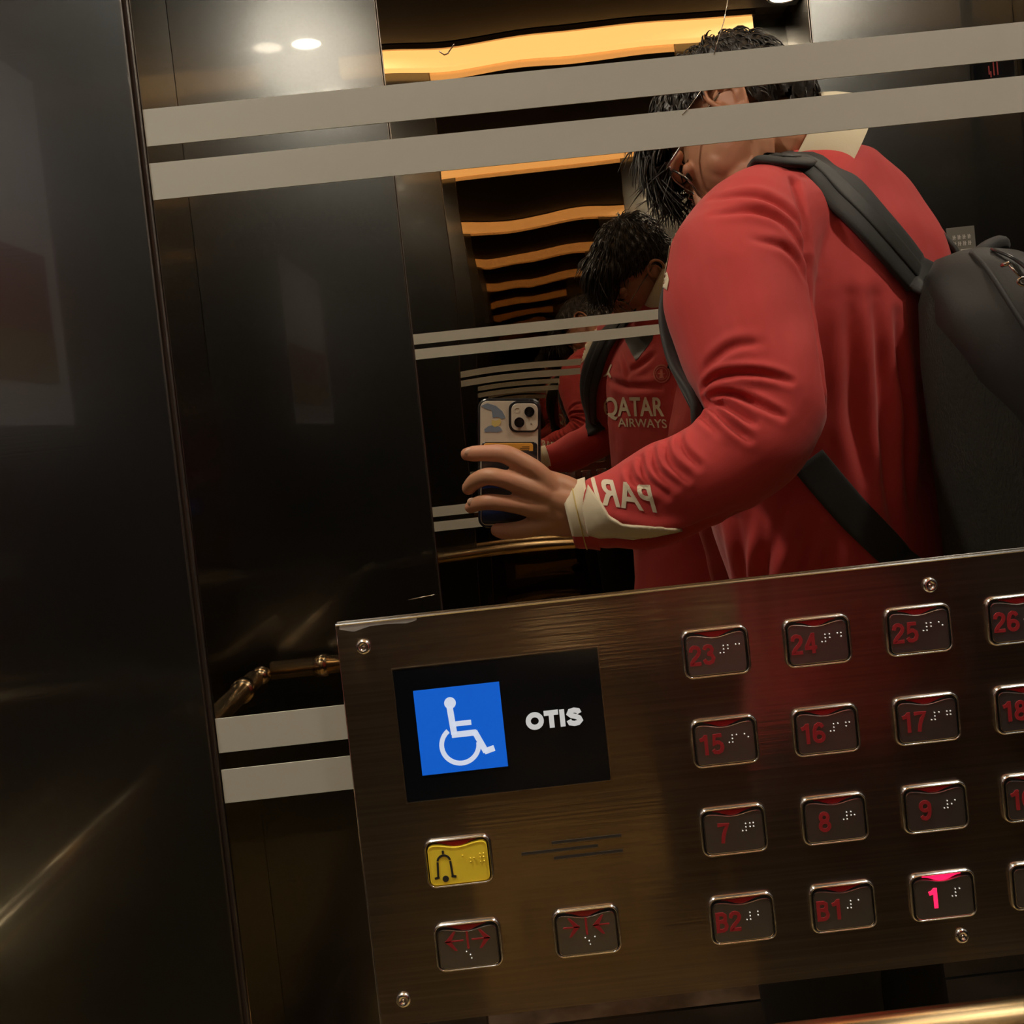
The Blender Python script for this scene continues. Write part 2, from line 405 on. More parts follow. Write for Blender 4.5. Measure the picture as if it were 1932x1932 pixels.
# handrails: brass tube, collars, brackets
def handrail(name, pts, collars, brackets, label):
    t = empty(name, pts[0], label, 'handrail', 'brass handrails round the car')
    bm = bmesh.new(); tube(bm, pts, .0165, 16); link_bm('rail_tube', bm, t, M_brass)
    for a, b in collars:
        bm = bmesh.new(); a, b = Vector(a), Vector(b); tube(bm, [a, b], .0205, 16); link_bm('collar', bm, t, M_rail_joint)
    for a, b in brackets:
        bm = bmesh.new(); a, b = Vector(a), Vector(b)
        tube(bm, [a, a.lerp(b, .93)], .008, 10); tube(bm, [a.lerp(b, .93), b], .022, 16); link_bm('bracket', bm, t, M_rail_joint)
RZ = H - .401
xa, xb = XL + .068, XR - .09
handrail('handrail', [(xa, -D + .062, RZ), (xb, -D + .062, RZ)], [((x - .012, -D + .062, RZ), (x + .012, -D + .062, RZ)) for x in (xa + .09, xb - .09)],
         [((x, -D + .062, RZ), (x, -D + .001, RZ)) for x in (xa + .15, XC, xb - .15)], 'brass handrail along the wall behind the person')
handrail('handrail', [(xa, -.062, RZ), (xb, -.062, RZ)], [((x - .012, -.062, RZ), (x + .012, -.062, RZ)) for x in (xa + .09, xb - .09)],
         [((x, -.062, RZ), (x, -.001, RZ)) for x in (xa + .15, XC, xb - .15)], 'brass handrail under the button panel, on the mirror wall')
handrail('handrail', [(XL + .05, -D + .12, RZ), (XL + .05, -.12, RZ)], [((XL + .05, y - .012, RZ), (XL + .05, y + .012, RZ)) for y in (-D + .19, -.19)],
         [((XL + .05, y, RZ), (XL + .001, y, RZ)) for y in (-D + .3, -.3)], 'brass handrail below the poster on the side wall')
for ya in (-D + .09, -.09):   # ball joints at the corners
    t = tag(bpy.data.objects.new('rail_corner_joint', None), 'dark ball joint linking two handrails in the car corner ' + ('behind the person' if ya < -1 else 'by the mirror wall'), 'rail joint', 'handrail corner joints')
    COL.objects.link(t); t.location = (XL + .055, ya, RZ)
    bm = bmesh.new(); ellipsoid(bm, (XL + .055, ya, RZ), (.017, .017, .017)); link_bm('ball', bm, t, M_rail_joint)

# framed poster on the left wall
t = empty('framed_poster', (XL, -.47, H + .055), 'pale framed advertising poster with red and yellow picture on the side wall', 'poster')
PY0, PY1, PZ0, PZ1 = -.73, -.20, H + .055, H + .48
box_obj('backing', (XL, XL + .010, PY0, PY1, PZ0, PZ1), M_paper, t, bev=.001)
box_obj('picture', (XL + .0098, XL + .0112, PY0 + .03, PY1 - .03, PZ0 + .05, PZ1 - .22), M_poster_r, t)
box_obj('picture_band', (XL + .0105, XL + .0120, PY0 + .03, PY1 - .03, PZ0 + .05, PZ0 + .11), M_poster_y, t)
for a, b, c_, e in ((PY0 - .008, PY0, PZ0 - .008, PZ1 + .008), (PY1, PY1 + .008, PZ0 - .008, PZ1 + .008), (PY0, PY1, PZ0 - .008, PZ0), (PY0, PY1, PZ1, PZ1 + .008)):
    box_obj('frame_bar', (XL, XL + .014, a, b, c_, e), M_trim, t, bev=.001)

# notice and floor indicator on the back wall
t = empty('notice_plate', (.858, -D, H + .228), 'small grey notice with white characters on the dark steel wall behind the backpack', 'sign')
box_obj('plate', (.8325, .8855, -D + .0005, -D + .003, H + .195, H + .277), M_notice, t, bev=.0006)
for r_, row in enumerate((.262, .250)):
    for k in range(4):
        x = .843 + k * .0095
        bm = bmesh.new()
        box(bm, x, x + .0014, -D + .003, -D + .0036, H + row - .008, H + row)
        box(bm, x + .003, x + .0044, -D + .003, -D + .0036, H + row - .008, H + row)
        box(bm, x, x + .006, -D + .003, -D + .0036, H + row - .004, H + row - .003)
        link_bm('character', bm, t, M_noticew, False)
box_obj('white_patch', (.856, .878, -D + .003, -D + .0036, H + .200, H + .235), M_noticew, t)
t = empty('floor_indicator', (.944, -D, H + .55), 'small dark floor display with a thin red arrow, high on the wall by the corner', 'display')
box_obj('housing', (.905, .985, -D + .0005, -D + .008, H + .525, H + .60), M_screen, t, bev=.002)
bm = bmesh.new()
for x, a, b in ((.935, .550, .566), (.944, .548, .578), (.951, .548, .585), (.938, .545, .556)):
    box(bm, x, x + .0022, -D + .008, -D + .0086, H + a, H + b)
link_bm('red_arrow', bm, t, M_led, False)

# ================================================================== THE BUTTON PANEL
PX0, PX1, PZ_T, PZ_B = -.1087, .5412, H - .0971, H - .3178
YF = -.003
panel = empty('control_panel', (XC, -.001, PZ_B), 'brushed steel lift control panel with numbered buttons, screen and alarm button, mounted on the mirror', 'control panel')
bm = bmesh.new()
prism(bm, rrect((PX0 + PX1) / 2, (PZ_T + PZ_B) / 2, PX1 - PX0, PZ_T - PZ_B, .0015, 3), YF, -.0002)
link_bm('face_plate', bm, panel, M_panel, False)
bm = bmesh.new()
tube(bm, [(PX0, YF + .0004, PZ_B), (PX0, YF + .0004, PZ_T), (PX1, YF + .0004, PZ_T), (PX1, YF + .0004, PZ_B)], .0008, 8)
link_bm('polished_edge', bm, panel, M_chrome, False)
def screw(x, z):
    bm = bmesh.new()
    n = 24
    prof = ((.0042, YF), (.0041, YF - .0012), (.0032, YF - .0020), (.0018, YF - .0021), (.0015, YF - .0010), (.0008, YF - .0010), (.0006, YF - .0018), (.0001, YF - .0018))
    vv = ring_loft(bm, [[(x + r * math.cos(2 * PI * k / n), y, z + r * math.sin(2 * PI * k / n)) for k in range(n)] for r, y in prof])
    bm.faces.new(vv[-1])
    link_bm('security_screw', bm, panel, M_chrome)
for x in (-.0952, .2103, .5278):
    for z in (H - .1101, H - .3033): screw(x, z)
bm = bmesh.new()
pp = [plane_pt(px, py, YF - .0001) for px, py in [(641, 1177), (700, 1171), (786, 1163), (786, 1170), (768, 1176), (735, 1177), (700, 1181), (684, 1186), (668, 1192), (640, 1188)]]
bm.faces.new([bm.verts.new(p) for p in pp][::-1])
link_bm('tape_residue', bm, panel, mat('tape_residue', (.36, .33, .29), .5, .3), False)
# screen
SX0, SX1, SZ1, SZ0 = -.0813, .0286, H - .1242, H - .1963
bm = bmesh.new(); prism(bm, rrect((SX0 + SX1) / 2, (SZ0 + SZ1) / 2, SX1 - SX0, SZ1 - SZ0, .0008, 2), YF - .0005, YF + .001)
scr = link_bm('display_screen', bm, panel, M_screen, False)
bm = bmesh.new()
for a, b, c_, e in ((SX0 - .0006, SX1 + .0006, SZ1, SZ1 + .0006), (SX0 - .0006, SX1 + .0006, SZ0 - .0006, SZ0), (SX0 - .0006, SX0, SZ0, SZ1), (SX1, SX1 + .0006, SZ0, SZ1)):
    box(bm, a, b, YF - .0007, YF + .001, c_, e)
link_bm('screen_rim', bm, scr, M_slot, False)
BX0, BX1, BZ1, BZ0 = -.0716, -.0255, H - .1366, H - .1826
box_obj('blue_sign', (BX0, BX1, YF - .0008, YF - .0004, BZ0, BZ1), M_blue, scr)
bm = bmesh.new()
BW = BX1 - BX0
def bp(u, v): return (BX0 + u * BW, BZ1 - v * BW)
YS0, YS1 = YF - .0012, YF - .0008
def stroke(bm, a, b, wd, y0=None, y1=None, ext=0.):
    y0 = YS0 if y0 is None else y0; y1 = YS1 if y1 is None else y1
    ax, az = a; bx, bz = b; dx, dz = bx - ax, bz - az; l = math.hypot(dx, dz); dx /= l; dz /= l
    ax -= dx * ext; az -= dz * ext; bx += dx * ext; bz += dz * ext
    nx, nz = -dz * wd / 2, dx * wd / 2
    prism(bm, [(ax - nx, az - nz), (bx - nx, bz - nz), (bx + nx, bz + nz), (ax + nx, az + nz)], y0, y1)
def arc(bm, c, r, a0, a1, wd, n=28, y0=None, y1=None):
    y0 = YS0 - .00003 if y0 is None else y0; y1 = YS1 if y1 is None else y1
    for k in range(n):
        p, q = [math.radians(a0 + (a1 - a0) * t / n) for t in (k, k + 1)]
        pts = [(c[0] + rr * math.cos(a), c[1] + rr * math.sin(a)) for rr, a in ((r - wd / 2, p), (r + wd / 2, p), (r + wd / 2, q), (r - wd / 2, q))]
        prism(bm, pts if a1 > a0 else pts[::-1], y0, y1)
W_ = BW * .068
disk(bm, bp(.41, .185), BW * .068, YS0, YS1)
stroke(bm, bp(.40, .22), bp(.42, .555), W_ * 1.05)
stroke(bm, bp(.41, .435), bp(.63, .435), W_ * .85)
stroke(bm, bp(.39, .56), bp(.675, .56), W_)
stroke(bm, bp(.655, .545), bp(.765, .80), W_)
stroke(bm, bp(.745, .795), bp(.865, .765), W_)
arc(bm, bp(.475, .685), BW * .215, 125, 362, W_ * .8)
link_bm('wheelchair_symbol', bm, scr, M_white_e, False)
glyph_obj('lettering', 'OTIS', -.0136, H - .1645, .0302, .0092, YF - .0005, M_otis, scr, t=.29)
# speaker slots: grooves drawn as thin bright lip over dark line
for x0, x1, z in ((-.0066, .0311, -.2274), (-.0234, .0180, -.2316), (-.0063, .0311, -.2358)):
    bm = bmesh.new()
    box(bm, x0, x1, YF - .0003, YF, H + z - .0003, H + z + .0010)
    a = link_bm('speaker_slot', bm, panel, M_dark, False)
    bm = bmesh.new(); box(bm, x0, x1, YF - .0005, YF, H + z - .0009, H + z - .0003)
    link_bm('slot_lip', bm, a, M_slot, False)

BR = {'1': '1', '2': '12', '3': '14', '4': '145', '5': '15', '6': '124', '7': '1245', '8': '125', '9': '24', '0': '245', '#': '3456', 'B': '12'}
def braille(bm, s, x, z, y, p=.0019, adv=.0050, r=.00042):
    for i, ch in enumerate(s):
        for dch in BR[ch]:
            k = int(dch) - 1; cx_ = x + i * adv + (k // 3) * p; cz_ = z - (k % 3) * p
            bmesh.ops.create_uvsphere(bm, u_segments=8, v_segments=5, radius=r, matrix=Matrix.Translation((cx_, y, cz_)))
BW_, BH_ = .0365, .0268
proto = {}
def button(x, z, label, kind='num', txt=''):
    lab = {'num': 'square steel button engraved with red ' + txt + ' and white braille dots', 'lit': 'steel button with numeral 1 glowing bright pink red',
           'alarm': 'yellow alarm button with black bell', 'open': 'steel door-open button with two red arrows pointing apart', 'close': 'steel door-close button with two red arrows pointing together'}[kind]
    m_face = M_face_y if kind == 'alarm' else M_face
    bm = bmesh.new()
    def lp(w, h, r, y): return [(x + a, y, z + b) for a, b in rrect(0, 0, w, h, r, 6)]
    ring_loft(bm, [lp(BW_, BH_, .0050, YF), lp(BW_, BH_, .0050, YF - .0012), lp(BW_ - .0014, BH_ - .0014, .0044, YF - .0022), lp(BW_ - .0024, BH_ - .0024, .0040, YF - .0023),
                   lp(BW_ - .0030, BH_ - .0030, .0036, YF - .0014), lp(BW_ - .0030, BH_ - .0030, .0036, YF)])
    b = link_bm('call_button', bm, panel, M_chrome)
    b['label'] = lab
    # face with a wavy dip at the top for the light window
    w2, h2 = BW_ - .0046, BH_ - .0050
    zc = z - .0006
    top = []
    n = 18
    for k in range(n + 1):
        t = -1 + 2 * k / n
        top.append((x + t * w2 * .40, zc + h2 / 2 - .0019 * (math.cos(t * PI) + 1) / 2 * (1 if abs(t) < 1 else 0)))
    out = [(px_, pz_) for px_, pz_ in rrect(x, zc, w2, h2, .0028, 4)]
    right_top = [p for p in out[0:5]]; left_top = out[5:10]; rest = out[10:]
    pts = right_top + top[::-1] + left_top + rest
    bm = bmesh.new(); prism(bm, pts, YF - .0022, YF - .0004)
    f = link_bm('button_face', bm, b, m_face, False)
    # bright rim along the face edge
    bm = bmesh.new()
    loopc = [(p[0], p[1]) for p in pts]
    cx_, cz_ = x, zc
    inner = [(cx_ + (p[0] - cx_) * .975, cz_ + (p[1] - cz_) * .965) for p in loopc]
    a = [bm.verts.new((p[0], YF - .0023, p[1])) for p in loopc]; c2 = [bm.verts.new((p[0], YF - .00245, p[1])) for p in inner]
    for i in range(len(a)):
        j = (i + 1) % len(a)
        bm.faces.new((a[i], a[j], c2[j], c2[i]))
    link_bm('face_rim', bm, b, M_trim if kind != 'alarm' else M_face_y, False)
    bm = bmesh.new()
    prism(bm, rrect(x, z, BW_ - .0032, BH_ - .0032, .0034, 4), YF - .0004, YF)
    link_bm('button_well', bm, b, M_dark, False)
    bm = bmesh.new()
    arcp = [(x + t_ * w2 * .33, zc + h2 / 2 + .0008 - (.0028 * (math.cos(t_ * PI) + 1) / 2)) for t_ in [-1 + 2 * k / 16 for k in range(17)]]
    prism(bm, arcp + [(x + w2 * .33, zc + h2 / 2 + .0013), (x - w2 * .33, zc + h2 / 2 + .0013)], YF - .0012, YF)
    wdw = link_bm('light_window', bm, b, M_lit if kind == 'lit' else M_redlens, False)
    bm = bmesh.new()
    prism(bm, [(x - w2 * .42, zc - h2 / 2 - .0007), (x + w2 * .42, zc - h2 / 2 - .0007), (x + w2 * .42, zc - h2 / 2 - .0002), (x - w2 * .42, zc - h2 / 2 - .0002)], YF - .0012, YF)
    link_bm('red_liner', bm, wdw, M_lit if kind == 'lit' else M_redlens, False)
    y0, y1 = YF - .0025, YF - .0021
    bm = bmesh.new()
    if kind in ('num', 'lit'):
        n2 = len(txt)
        wt = {1: .0072, 2: .0146}[n2]
        xt = x - .0148 if n2 == 2 else x - .0092
        bm.free()
        o = glyph_obj('numeral', txt, xt, z - .0060, wt, .0110, YF - .0021, M_lit if kind == 'lit' else M_rednum, b, t=.19 if kind == 'lit' else .175)
        bm = bmesh.new()
        s = '#' + (txt if txt[0] != 'B' else txt[1]) if n2 == 1 else ('#' + txt if txt[0] != 'B' else txt)
        if txt[0] == 'B':
            s = '#' + txt[1]; braille(bm, s, x + .0022, z + .0034, y0, adv=.0062)
        elif n2 == 2: braille(bm, s, x + .0021, z + .0034, y0, adv=.0043)
        else: braille(bm, s, x + .0046, z + .0034, y0, adv=.0042)
        link_bm('braille_dots', bm, b, M_braille)
    elif kind == 'alarm':
        bx, bz = x - .0078, z - .0016
        W2 = .0011
        arc(bm, (bx, bz + .0028), .0034, 10, 170, W2, 14, y0, y1)
        stroke(bm, (bx - .0034, bz + .0028), (bx - .0039, bz - .0054), W2, y0, y1); stroke(bm, (bx + .0034, bz + .0028), (bx + .0039, bz - .0054), W2, y0, y1)
        stroke(bm, (bx - .0058, bz - .0059), (bx - .0032, bz - .0055), W2, y0, y1); stroke(bm, (bx + .0032, bz - .0055), (bx + .0058, bz - .0059), W2, y0, y1)
        stroke(bm, (bx, bz + .0070), (bx, bz + .0088), W2, y0, y1)
        disk(bm, (bx, bz - .0066), .0017, y0, y1)
        link_bm('bell_symbol', bm, b, M_ink, False)
        bm = bmesh.new(); braille(bm, '1', x + .0025, z + .0034, y0); braille(bm, '6', x + .0065, z + .0015, y0); braille(bm, '7', x + .0118, z + .0034, y0); braille(bm, '8', x + .0118, z + .0010, y0)
        link_bm('braille_dots', bm, b, M_braille_y)
    else:
        cz_ = z + .0035
        dirn = 1 if kind == 'open' else -1
        for sgn in (-1, 1):
            tipx = x + sgn * (.0122 if kind == 'open' else .0035); hx = tipx - sgn * dirn * .0050
            tail = x + sgn * (.0022 if kind == 'open' else .0125)
            prism_pts = [(tipx, cz_), (hx, cz_ + .0052), (hx + sgn * dirn * -.0012, cz_ + .0052), (hx + sgn * dirn * .0018, cz_), (hx - sgn * dirn * .0012, cz_ - .0052), (hx, cz_ - .0052)]
            area = sum(prism_pts[i][0] * prism_pts[(i + 1) % 6][1] - prism_pts[(i + 1) % 6][0] * prism_pts[i][1] for i in range(6))
            prism(bm, prism_pts if area > 0 else prism_pts[::-1], y0, y1)
            stroke(bm, (min(tail, tipx), cz_), (max(tail, tipx), cz_), .0007, y0, y1)
        stroke(bm, (x, cz_ - .0048), (x, cz_ + .0048), .0012, y0, y1)
        link_bm('arrow_symbol', bm, b, M_rednum, False)
        bm = bmesh.new(); braille(bm, '5', x - .0012, z - .0028, y0); braille(bm, '1', x + .0012, z - .0066, y0); 
        if kind == 'close': braille(bm, '1', x + .0040, z - .0028, y0)
        link_bm('braille_dots', bm, b, M_braille)
    return b
rows = [[str(23 + i) for i in range(8)], [str(15 + i) for i in range(8)], [str(7 + i) for i in range(8)], ['B2', 'B1', '1', '2', '3', '4', '5', '6']]
for j, r_ in enumerate(rows):
    for i, tx in enumerate(r_):
        if j == 3 and i > 5: pass
        button(.0918 + .055 * i, H - .1335 - .0487 * j, None, 'lit' if tx == '1' else 'num', tx)
button(-.0573, H - .2309, None, 'alarm'); button(-.0571, H - .2771, None, 'open'); button(.0072, H - .2770, None, 'close')
# ================================================================== THE PERSON (stands beside the lens, seen in the mirror)
def V3(*a): return Vector(a)
person = empty('person', (.40, -.76, 0), 'person in a red jersey with cream collar, head bowed, holding a phone to the mirror', 'person')

def cone_chain(bm, pts, n=18, sub=6):
    """tapered limb: list of (point, radius) or (point, radius, radius2, axis2)"""
    P = smooth_path([p[0] for p in pts], sub)
    R = []
    for i in range(len(pts) - 1):
        for k in range(sub):
            t = k / sub; R.append(pts[i][1] * (1 - t) + pts[i + 1][1] * t)
    R.append(pts[-1][1])
    tube(bm, P, R, n)
    for i in (0, -1):
        bmesh.ops.create_uvsphere(bm, u_segments=n, v_segments=n // 2, radius=R[i], matrix=Matrix.Translation(P[i]))
def sect_loft(bm, secs, n=36):
    """secs: (centre, half width a, half depth b, unit a axis, unit b axis), superellipse sections, smoothly interpolated"""
    out = []
    m = len(secs)
    for i in range(m - 1):
        for k in range(5):
            t = k / 5; g = lambda j: secs[min(max(j, 0), m - 1)]
            p0, p1, p2, p3 = g(i - 1), g(i), g(i + 1), g(i + 2)
            def cr(a, b, c, d): return .5 * ((2 * b) + (c - a) * t + (2 * a - 5 * b + 4 * c - d) * t * t + (3 * b - a - 3 * c + d) * t ** 3)
            out.append(tuple(cr(p0[q], p1[q], p2[q], p3[q]) for q in range(5)))
    out.append(secs[-1])
    loops = []
    for c, a, b, ax, bx in out:
        ax = ax.normalized(); bx = bx.normalized()
        lp = []
        for k in range(n):
            th = 2 * PI * k / n; co, si = math.cos(th), math.sin(th)
            e = .86
            lp.append(c + ax * a * math.copysign(abs(co) ** e, co) + bx * b * math.copysign(abs(si) ** e, si))
        loops.append(lp)
    vv = ring_loft(bm, loops); bm.faces.new(vv[0][::-1]); bm.faces.new(vv[-1])

FW = V3(-.68, -.73, 0).normalized(); RT = FW.cross(V3(0, 0, 1)).normalized(); BK = -FW; LT = -RT

# ---- head frame
HF = V3(-.67, -.12, -.73).normalized()
HU = V3(-.55, -.54, .60); HU = (HU - HF * HU.dot(HF)).normalized()
HS = HF.cross(HU).normalized()          # the head's right, towards the mirror
ear_c = real(1380, 198, 1.235)
HC = ear_c - HS * .074 + HU * .012 + HF * .004
HR = Matrix((HS, HF, HU)).transposed()
def hd(s, f, u): return HC + HS * s + HF * f + HU * u
c7 = real(1535, 290, 1.275)

# ---- hand: finger joints as seen in the mirror, depth measured from the lens plane
LH = 1.060
def hp(px, py, L=LH): return real(px, py, L)
fingers = {
    'index': [((1040, 925), 1.058, .0140), ((1012, 893), 1.050, .0118), ((985, 874), 1.046, .0097), ((953, 857), 1.046, .0087), ((920, 855), 1.053, .0078), ((893, 856), 1.060, .0073), ((881, 857), 1.064, .0062)],
    'middle': [((1040, 940), 1.058, .0140), ((1014, 928), 1.048, .0115), ((980, 914), 1.043, .0092), ((948, 903), 1.041, .0084), ((920, 899), 1.044, .0083), ((897, 908), 1.054, .0078), ((884, 921), 1.066, .0066)],
    'ring': [((1040, 955), 1.060, .0140), ((1010, 958), 1.050, .0108), ((977, 953), 1.045, .0082), ((948, 949), 1.044, .0076), ((920, 947), 1.047, .0076), ((900, 951), 1.056, .0070), ((888, 957), 1.064, .0060)],
    'pinky': [((1045, 975), 1.063, .0140), ((1015, 990), 1.058, .0110), ((985, 999), 1.056, .0085), ((965, 1001), 1.058, .0078), ((948, 1002), 1.064, .0074), ((938, 1000), 1.070, .0064)],
    'thumb': [((1060, 960), 1.075, .0170), ((1035, 945), 1.092, .0150), ((1005, 925), 1.100, .0110), ((980, 905), 1.104, .0100), ((955, 893), 1.103, .0090)],
}
body = bmesh.new()
for k, js in fingers.items():
    cone_chain(body, [(hp(*p, L), r * (1.16 if i > 1 else 1.05)) for i, (p, L, r) in enumerate(js)], 14, 4)
# palm and back of the hand
palm = [((1022, 905), 1.060, .0125), ((1020, 935), 1.056, .0145), ((1020, 962), 1.058, .0140), ((1025, 988), 1.064, .0125)]
wr_ = (hp(1092, 968, 1.068))
for (p, L, r) in palm:
    cone_chain(body, [(hp(*p, L), r), (hp(1060 + (p[0] - 1020) * .3, 945 + (p[1] - 945) * .72 + 8, L + .004), r + .0045), (hp(1092, 962 + (p[1] - 950) * .38, 1.068), .0200)], 14, 4)
cone_chain(body, [(hp(1050, 955, 1.070), .018), (hp(1092, 968, 1.072), .023)], 14, 3)
elbow = real(1452, 806, 1.040)
shoulder = real(1425, 430, 1.165)
cone_chain(body, [(wr_, .0255), (hp(1150, 955, 1.065), .029), (hp(1300, 905, 1.05), .040), (elbow, .036), ((elbow + shoulder) / 2, .045), (shoulder, .055), (real(1520, 420, 1.24), .06)], 18, 5)
# torso, hips, legs inside the clothes
hip = real(1620, 1290, 1.31)
def tc(px, py, L): return real(px, py, L)
tors_b = [(tc(1620, 1330, 1.32), .145, .095, RT, FW), (tc(1600, 1100, 1.305), .140, .095, RT, FW), (tc(1590, 800, 1.30), .155, .105, RT, FW),
          (tc(1585, 560, 1.29), .165, .105, RT, FW), (tc(1565, 420, 1.28), .13, .08, RT, FW), (tc(1545, 330, 1.275), .07, .06, RT, FW)]
sect_loft(body, tors_b)
for sg in (-1, 1):
    h0 = hip + RT * .085 * sg + V3(0, 0, -.05)
    kn = V3(h0.x + FW.x * .05, h0.y + FW.y * .05, .50); an = V3(kn.x - FW.x * .03, kn.y - FW.y * .03, .10)
    cone_chain(body, [(h0, .082), ((h0 + kn) / 2, .072), (kn, .054), ((kn + an) / 2 - FW * .012, .052), (an, .036)], 16, 4)
# left arm, bent with the hand resting at the hip
ls = c7 + LT * .155 + V3(0, 0, -.11) + FW * .03
le = V3(.385, -.985, H - .13); lw = V3(.45, -.96, H - .34)
cone_chain(body, [(ls, .052), ((ls + le) / 2, .046), (le, .040), ((le + lw) / 2, .035), (lw, .026)], 16, 5)
lh = lw + V3(.005, 0, -.045)
cone_chain(body, [(lw, .024), (lh, .027)], 14, 3)
for k in range(4):
    o_ = V3(.013 * (k - 1.5), .0, 0); b0 = lh + o_ * 1.1 + V3(.004, 0, -.02)
    cone_chain(body, [(b0, .0105), (b0 + V3(.003, -.002, -.032), .0085), (b0 + V3(.004, .010, -.052 + .004 * abs(k - 1.5)), .0075), (b0 + V3(.004, .022, -.058), .0065)], 10, 3)
cone_chain(body, [(lh + V3(-.02, .01, .01), .013), (lh + V3(-.034, .022, -.02), .010), (lh + V3(-.030, .032, -.045), .008)], 10, 3)
# neck and head
cone_chain(body, [(c7 + V3(0, 0, -.03), .062), (c7 + FW * .02 + V3(0, 0, .01), .058), (hd(0, -.015, -.06), .052), (hd(0, -.005, -.02), .054)], 22, 5)
ellipsoid(body, hd(0, -.018, .035), (.072, .092, .076), HR, 36, 24)      # cranium
ellipsoid(body, hd(0, .020, -.015), (.066, .072, .075), HR, 30, 20)      # face block
ellipsoid(body, hd(0, .040, -.060), (.050, .050, .042), HR, 26, 18)      # jaw
ellipsoid(body, hd(0, .070, -.088), (.024, .018, .018), HR, 18, 12)      # chin
for sg in (-1, 1):
    cone_chain(body, [(hd(sg * .064, -.004, -.030), .013), (hd(sg * .057, .012, -.070), .013), (hd(sg * .030, .060, -.092), .013)], 12, 5)   # jaw line
    ellipsoid(body, hd(sg * .032, .055, -.026), (.026, .018, .028), HR, 18, 12)  # cheek
    ellipsoid(body, hd(sg * .031, .079, .008), (.015, .010, .010), HR, 16, 10)   # eyelids
    cone_chain(body, [(hd(sg * .012, .089, .026), .007), (hd(sg * .032, .087, .030), .007), (hd(sg * .050, .074, .024), .007)], 10, 4)  # brow
    # ear: helix rim, antihelix, lobe
    e = lambda a, b, c: hd(sg * (.070 + c), -.008 + a, -.004 + b)
    ellipsoid(body, e(-.002, .0, .000), (.006, .017, .028), HR, 16, 12)
    rim = [e(.010, -.006, .004), e(.014, .012, .007), e(.010, .028, .010), e(-.003, .035, .013), e(-.017, .029, .017), e(-.023, .012, .018), e(-.020, -.006, .015), e(-.010, -.020, .009), e(.000, -.027, .006), e(.006, -.022, .004)]
    cone_chain(body, [(p, .0036) for p in rim], 10, 4)
    cone_chain(body, [(e(-.004, .020, .010), .003), (e(-.012, .012, .012), .003), (e(-.012, -.002, .011), .003), (e(-.004, -.014, .008), .003)], 8, 4)
    ellipsoid(body, e(.000, -.023, .005), (.004, .008, .009), HR, 12, 8)
cone_chain(body, [(hd(0, .084, .012), .0075), (hd(0, .096, -.008), .0085), (hd(0, .108, -.026), .0110)], 14, 5)   # nose
for sg in (-1, 1): ellipsoid(body, hd(sg * .011, .097, -.029), (.0085, .010, .008), HR, 14, 10)
cone_chain(body, [(hd(-.022, .082, -.052), .004), (hd(0, .091, -.050), .0055), (hd(.022, .082, -.052), .004)], 10, 5)
cone_chain(body, [(hd(-.019, .081, -.060), .004), (hd(0, .089, -.061), .006), (hd(.019, .081, -.060), .004)], 10, 5)
me = fuse(body, .0023, 2, .5)
bo = link('body', me, person, M_skin)
# eyes, lips, nail
for sg in (-1, 1):
    bm = bmesh.new(); ellipsoid(bm, hd(sg * .031, .0835, .004), (.010, .008, .0035), HR, 16, 10); link_bm('eye', bm, bo, M_ink)
bm = bmesh.new(); tube(bm, smooth_path([hd(-.020, .0855, -.056), hd(0, .0945, -.0555), hd(.020, .0855, -.056)], 5), .0022, 8); link_bm('lips', bm, bo, M_lip)
for (px, py, L), (dx, dz) in ((((887), (851), 1.0555), (.0065, .0042)), (((889), (906), 1.0535), (.0045, .0060)), (((890), (945), 1.0535), (.0050, .0045))):
    bm = bmesh.new(); ellipsoid(bm, hp(px, py + 2, L), (dx, .0022, dz), None, 14, 10); link_bm('fingernail', bm, bo, M_nail)

# ---- hair: cap of clumps over the skull
bm = bmesh.new()
ellipsoid(bm, hd(0, -.014, .046), (.083, .103, .082), HR, 32, 22)
ellipsoid(bm, hd(0, .052, .070), (.064, .050, .042), HR, 24, 16)
ellipsoid(bm, hd(0, .085, .052), (.052, .026, .030), HR, 24, 16)
ellipsoid(bm, hd(0, -.048, -.004), (.079, .066, .060), HR, 24, 16)
hme = fuse(bm, .004, 4, .5)
hb = bmesh.new(); hb.from_mesh(hme)
inv = HR.transposed()
kill = []
for v in hb.verts:
    q = inv @ (v.co - HC)
    s_, f_, u_ = q
    side = abs(s_) > .045
    if (side and f_ > -.024 and u_ < .030 + max(0, f_) * .25) or (side and u_ < -.050) or u_ < -.062 or (f_ > .02 and u_ < .030 and True): kill.append(v)
    n_ = math.sin(s_ * 260 + f_ * 90) * .0016 + math.sin(f_ * 330 + u_ * 120) * .0014 + math.sin(u_ * 410 - s_ * 140) * .0012
    v.co += v.normal * n_
bmesh.ops.delete(hb, geom=kill, context='VERTS')
hair = link_bm('hair', hb, person, M_hair)
hme2 = hair.data
hb = bmesh.new()
vv = [v for v in hme2.vertices]
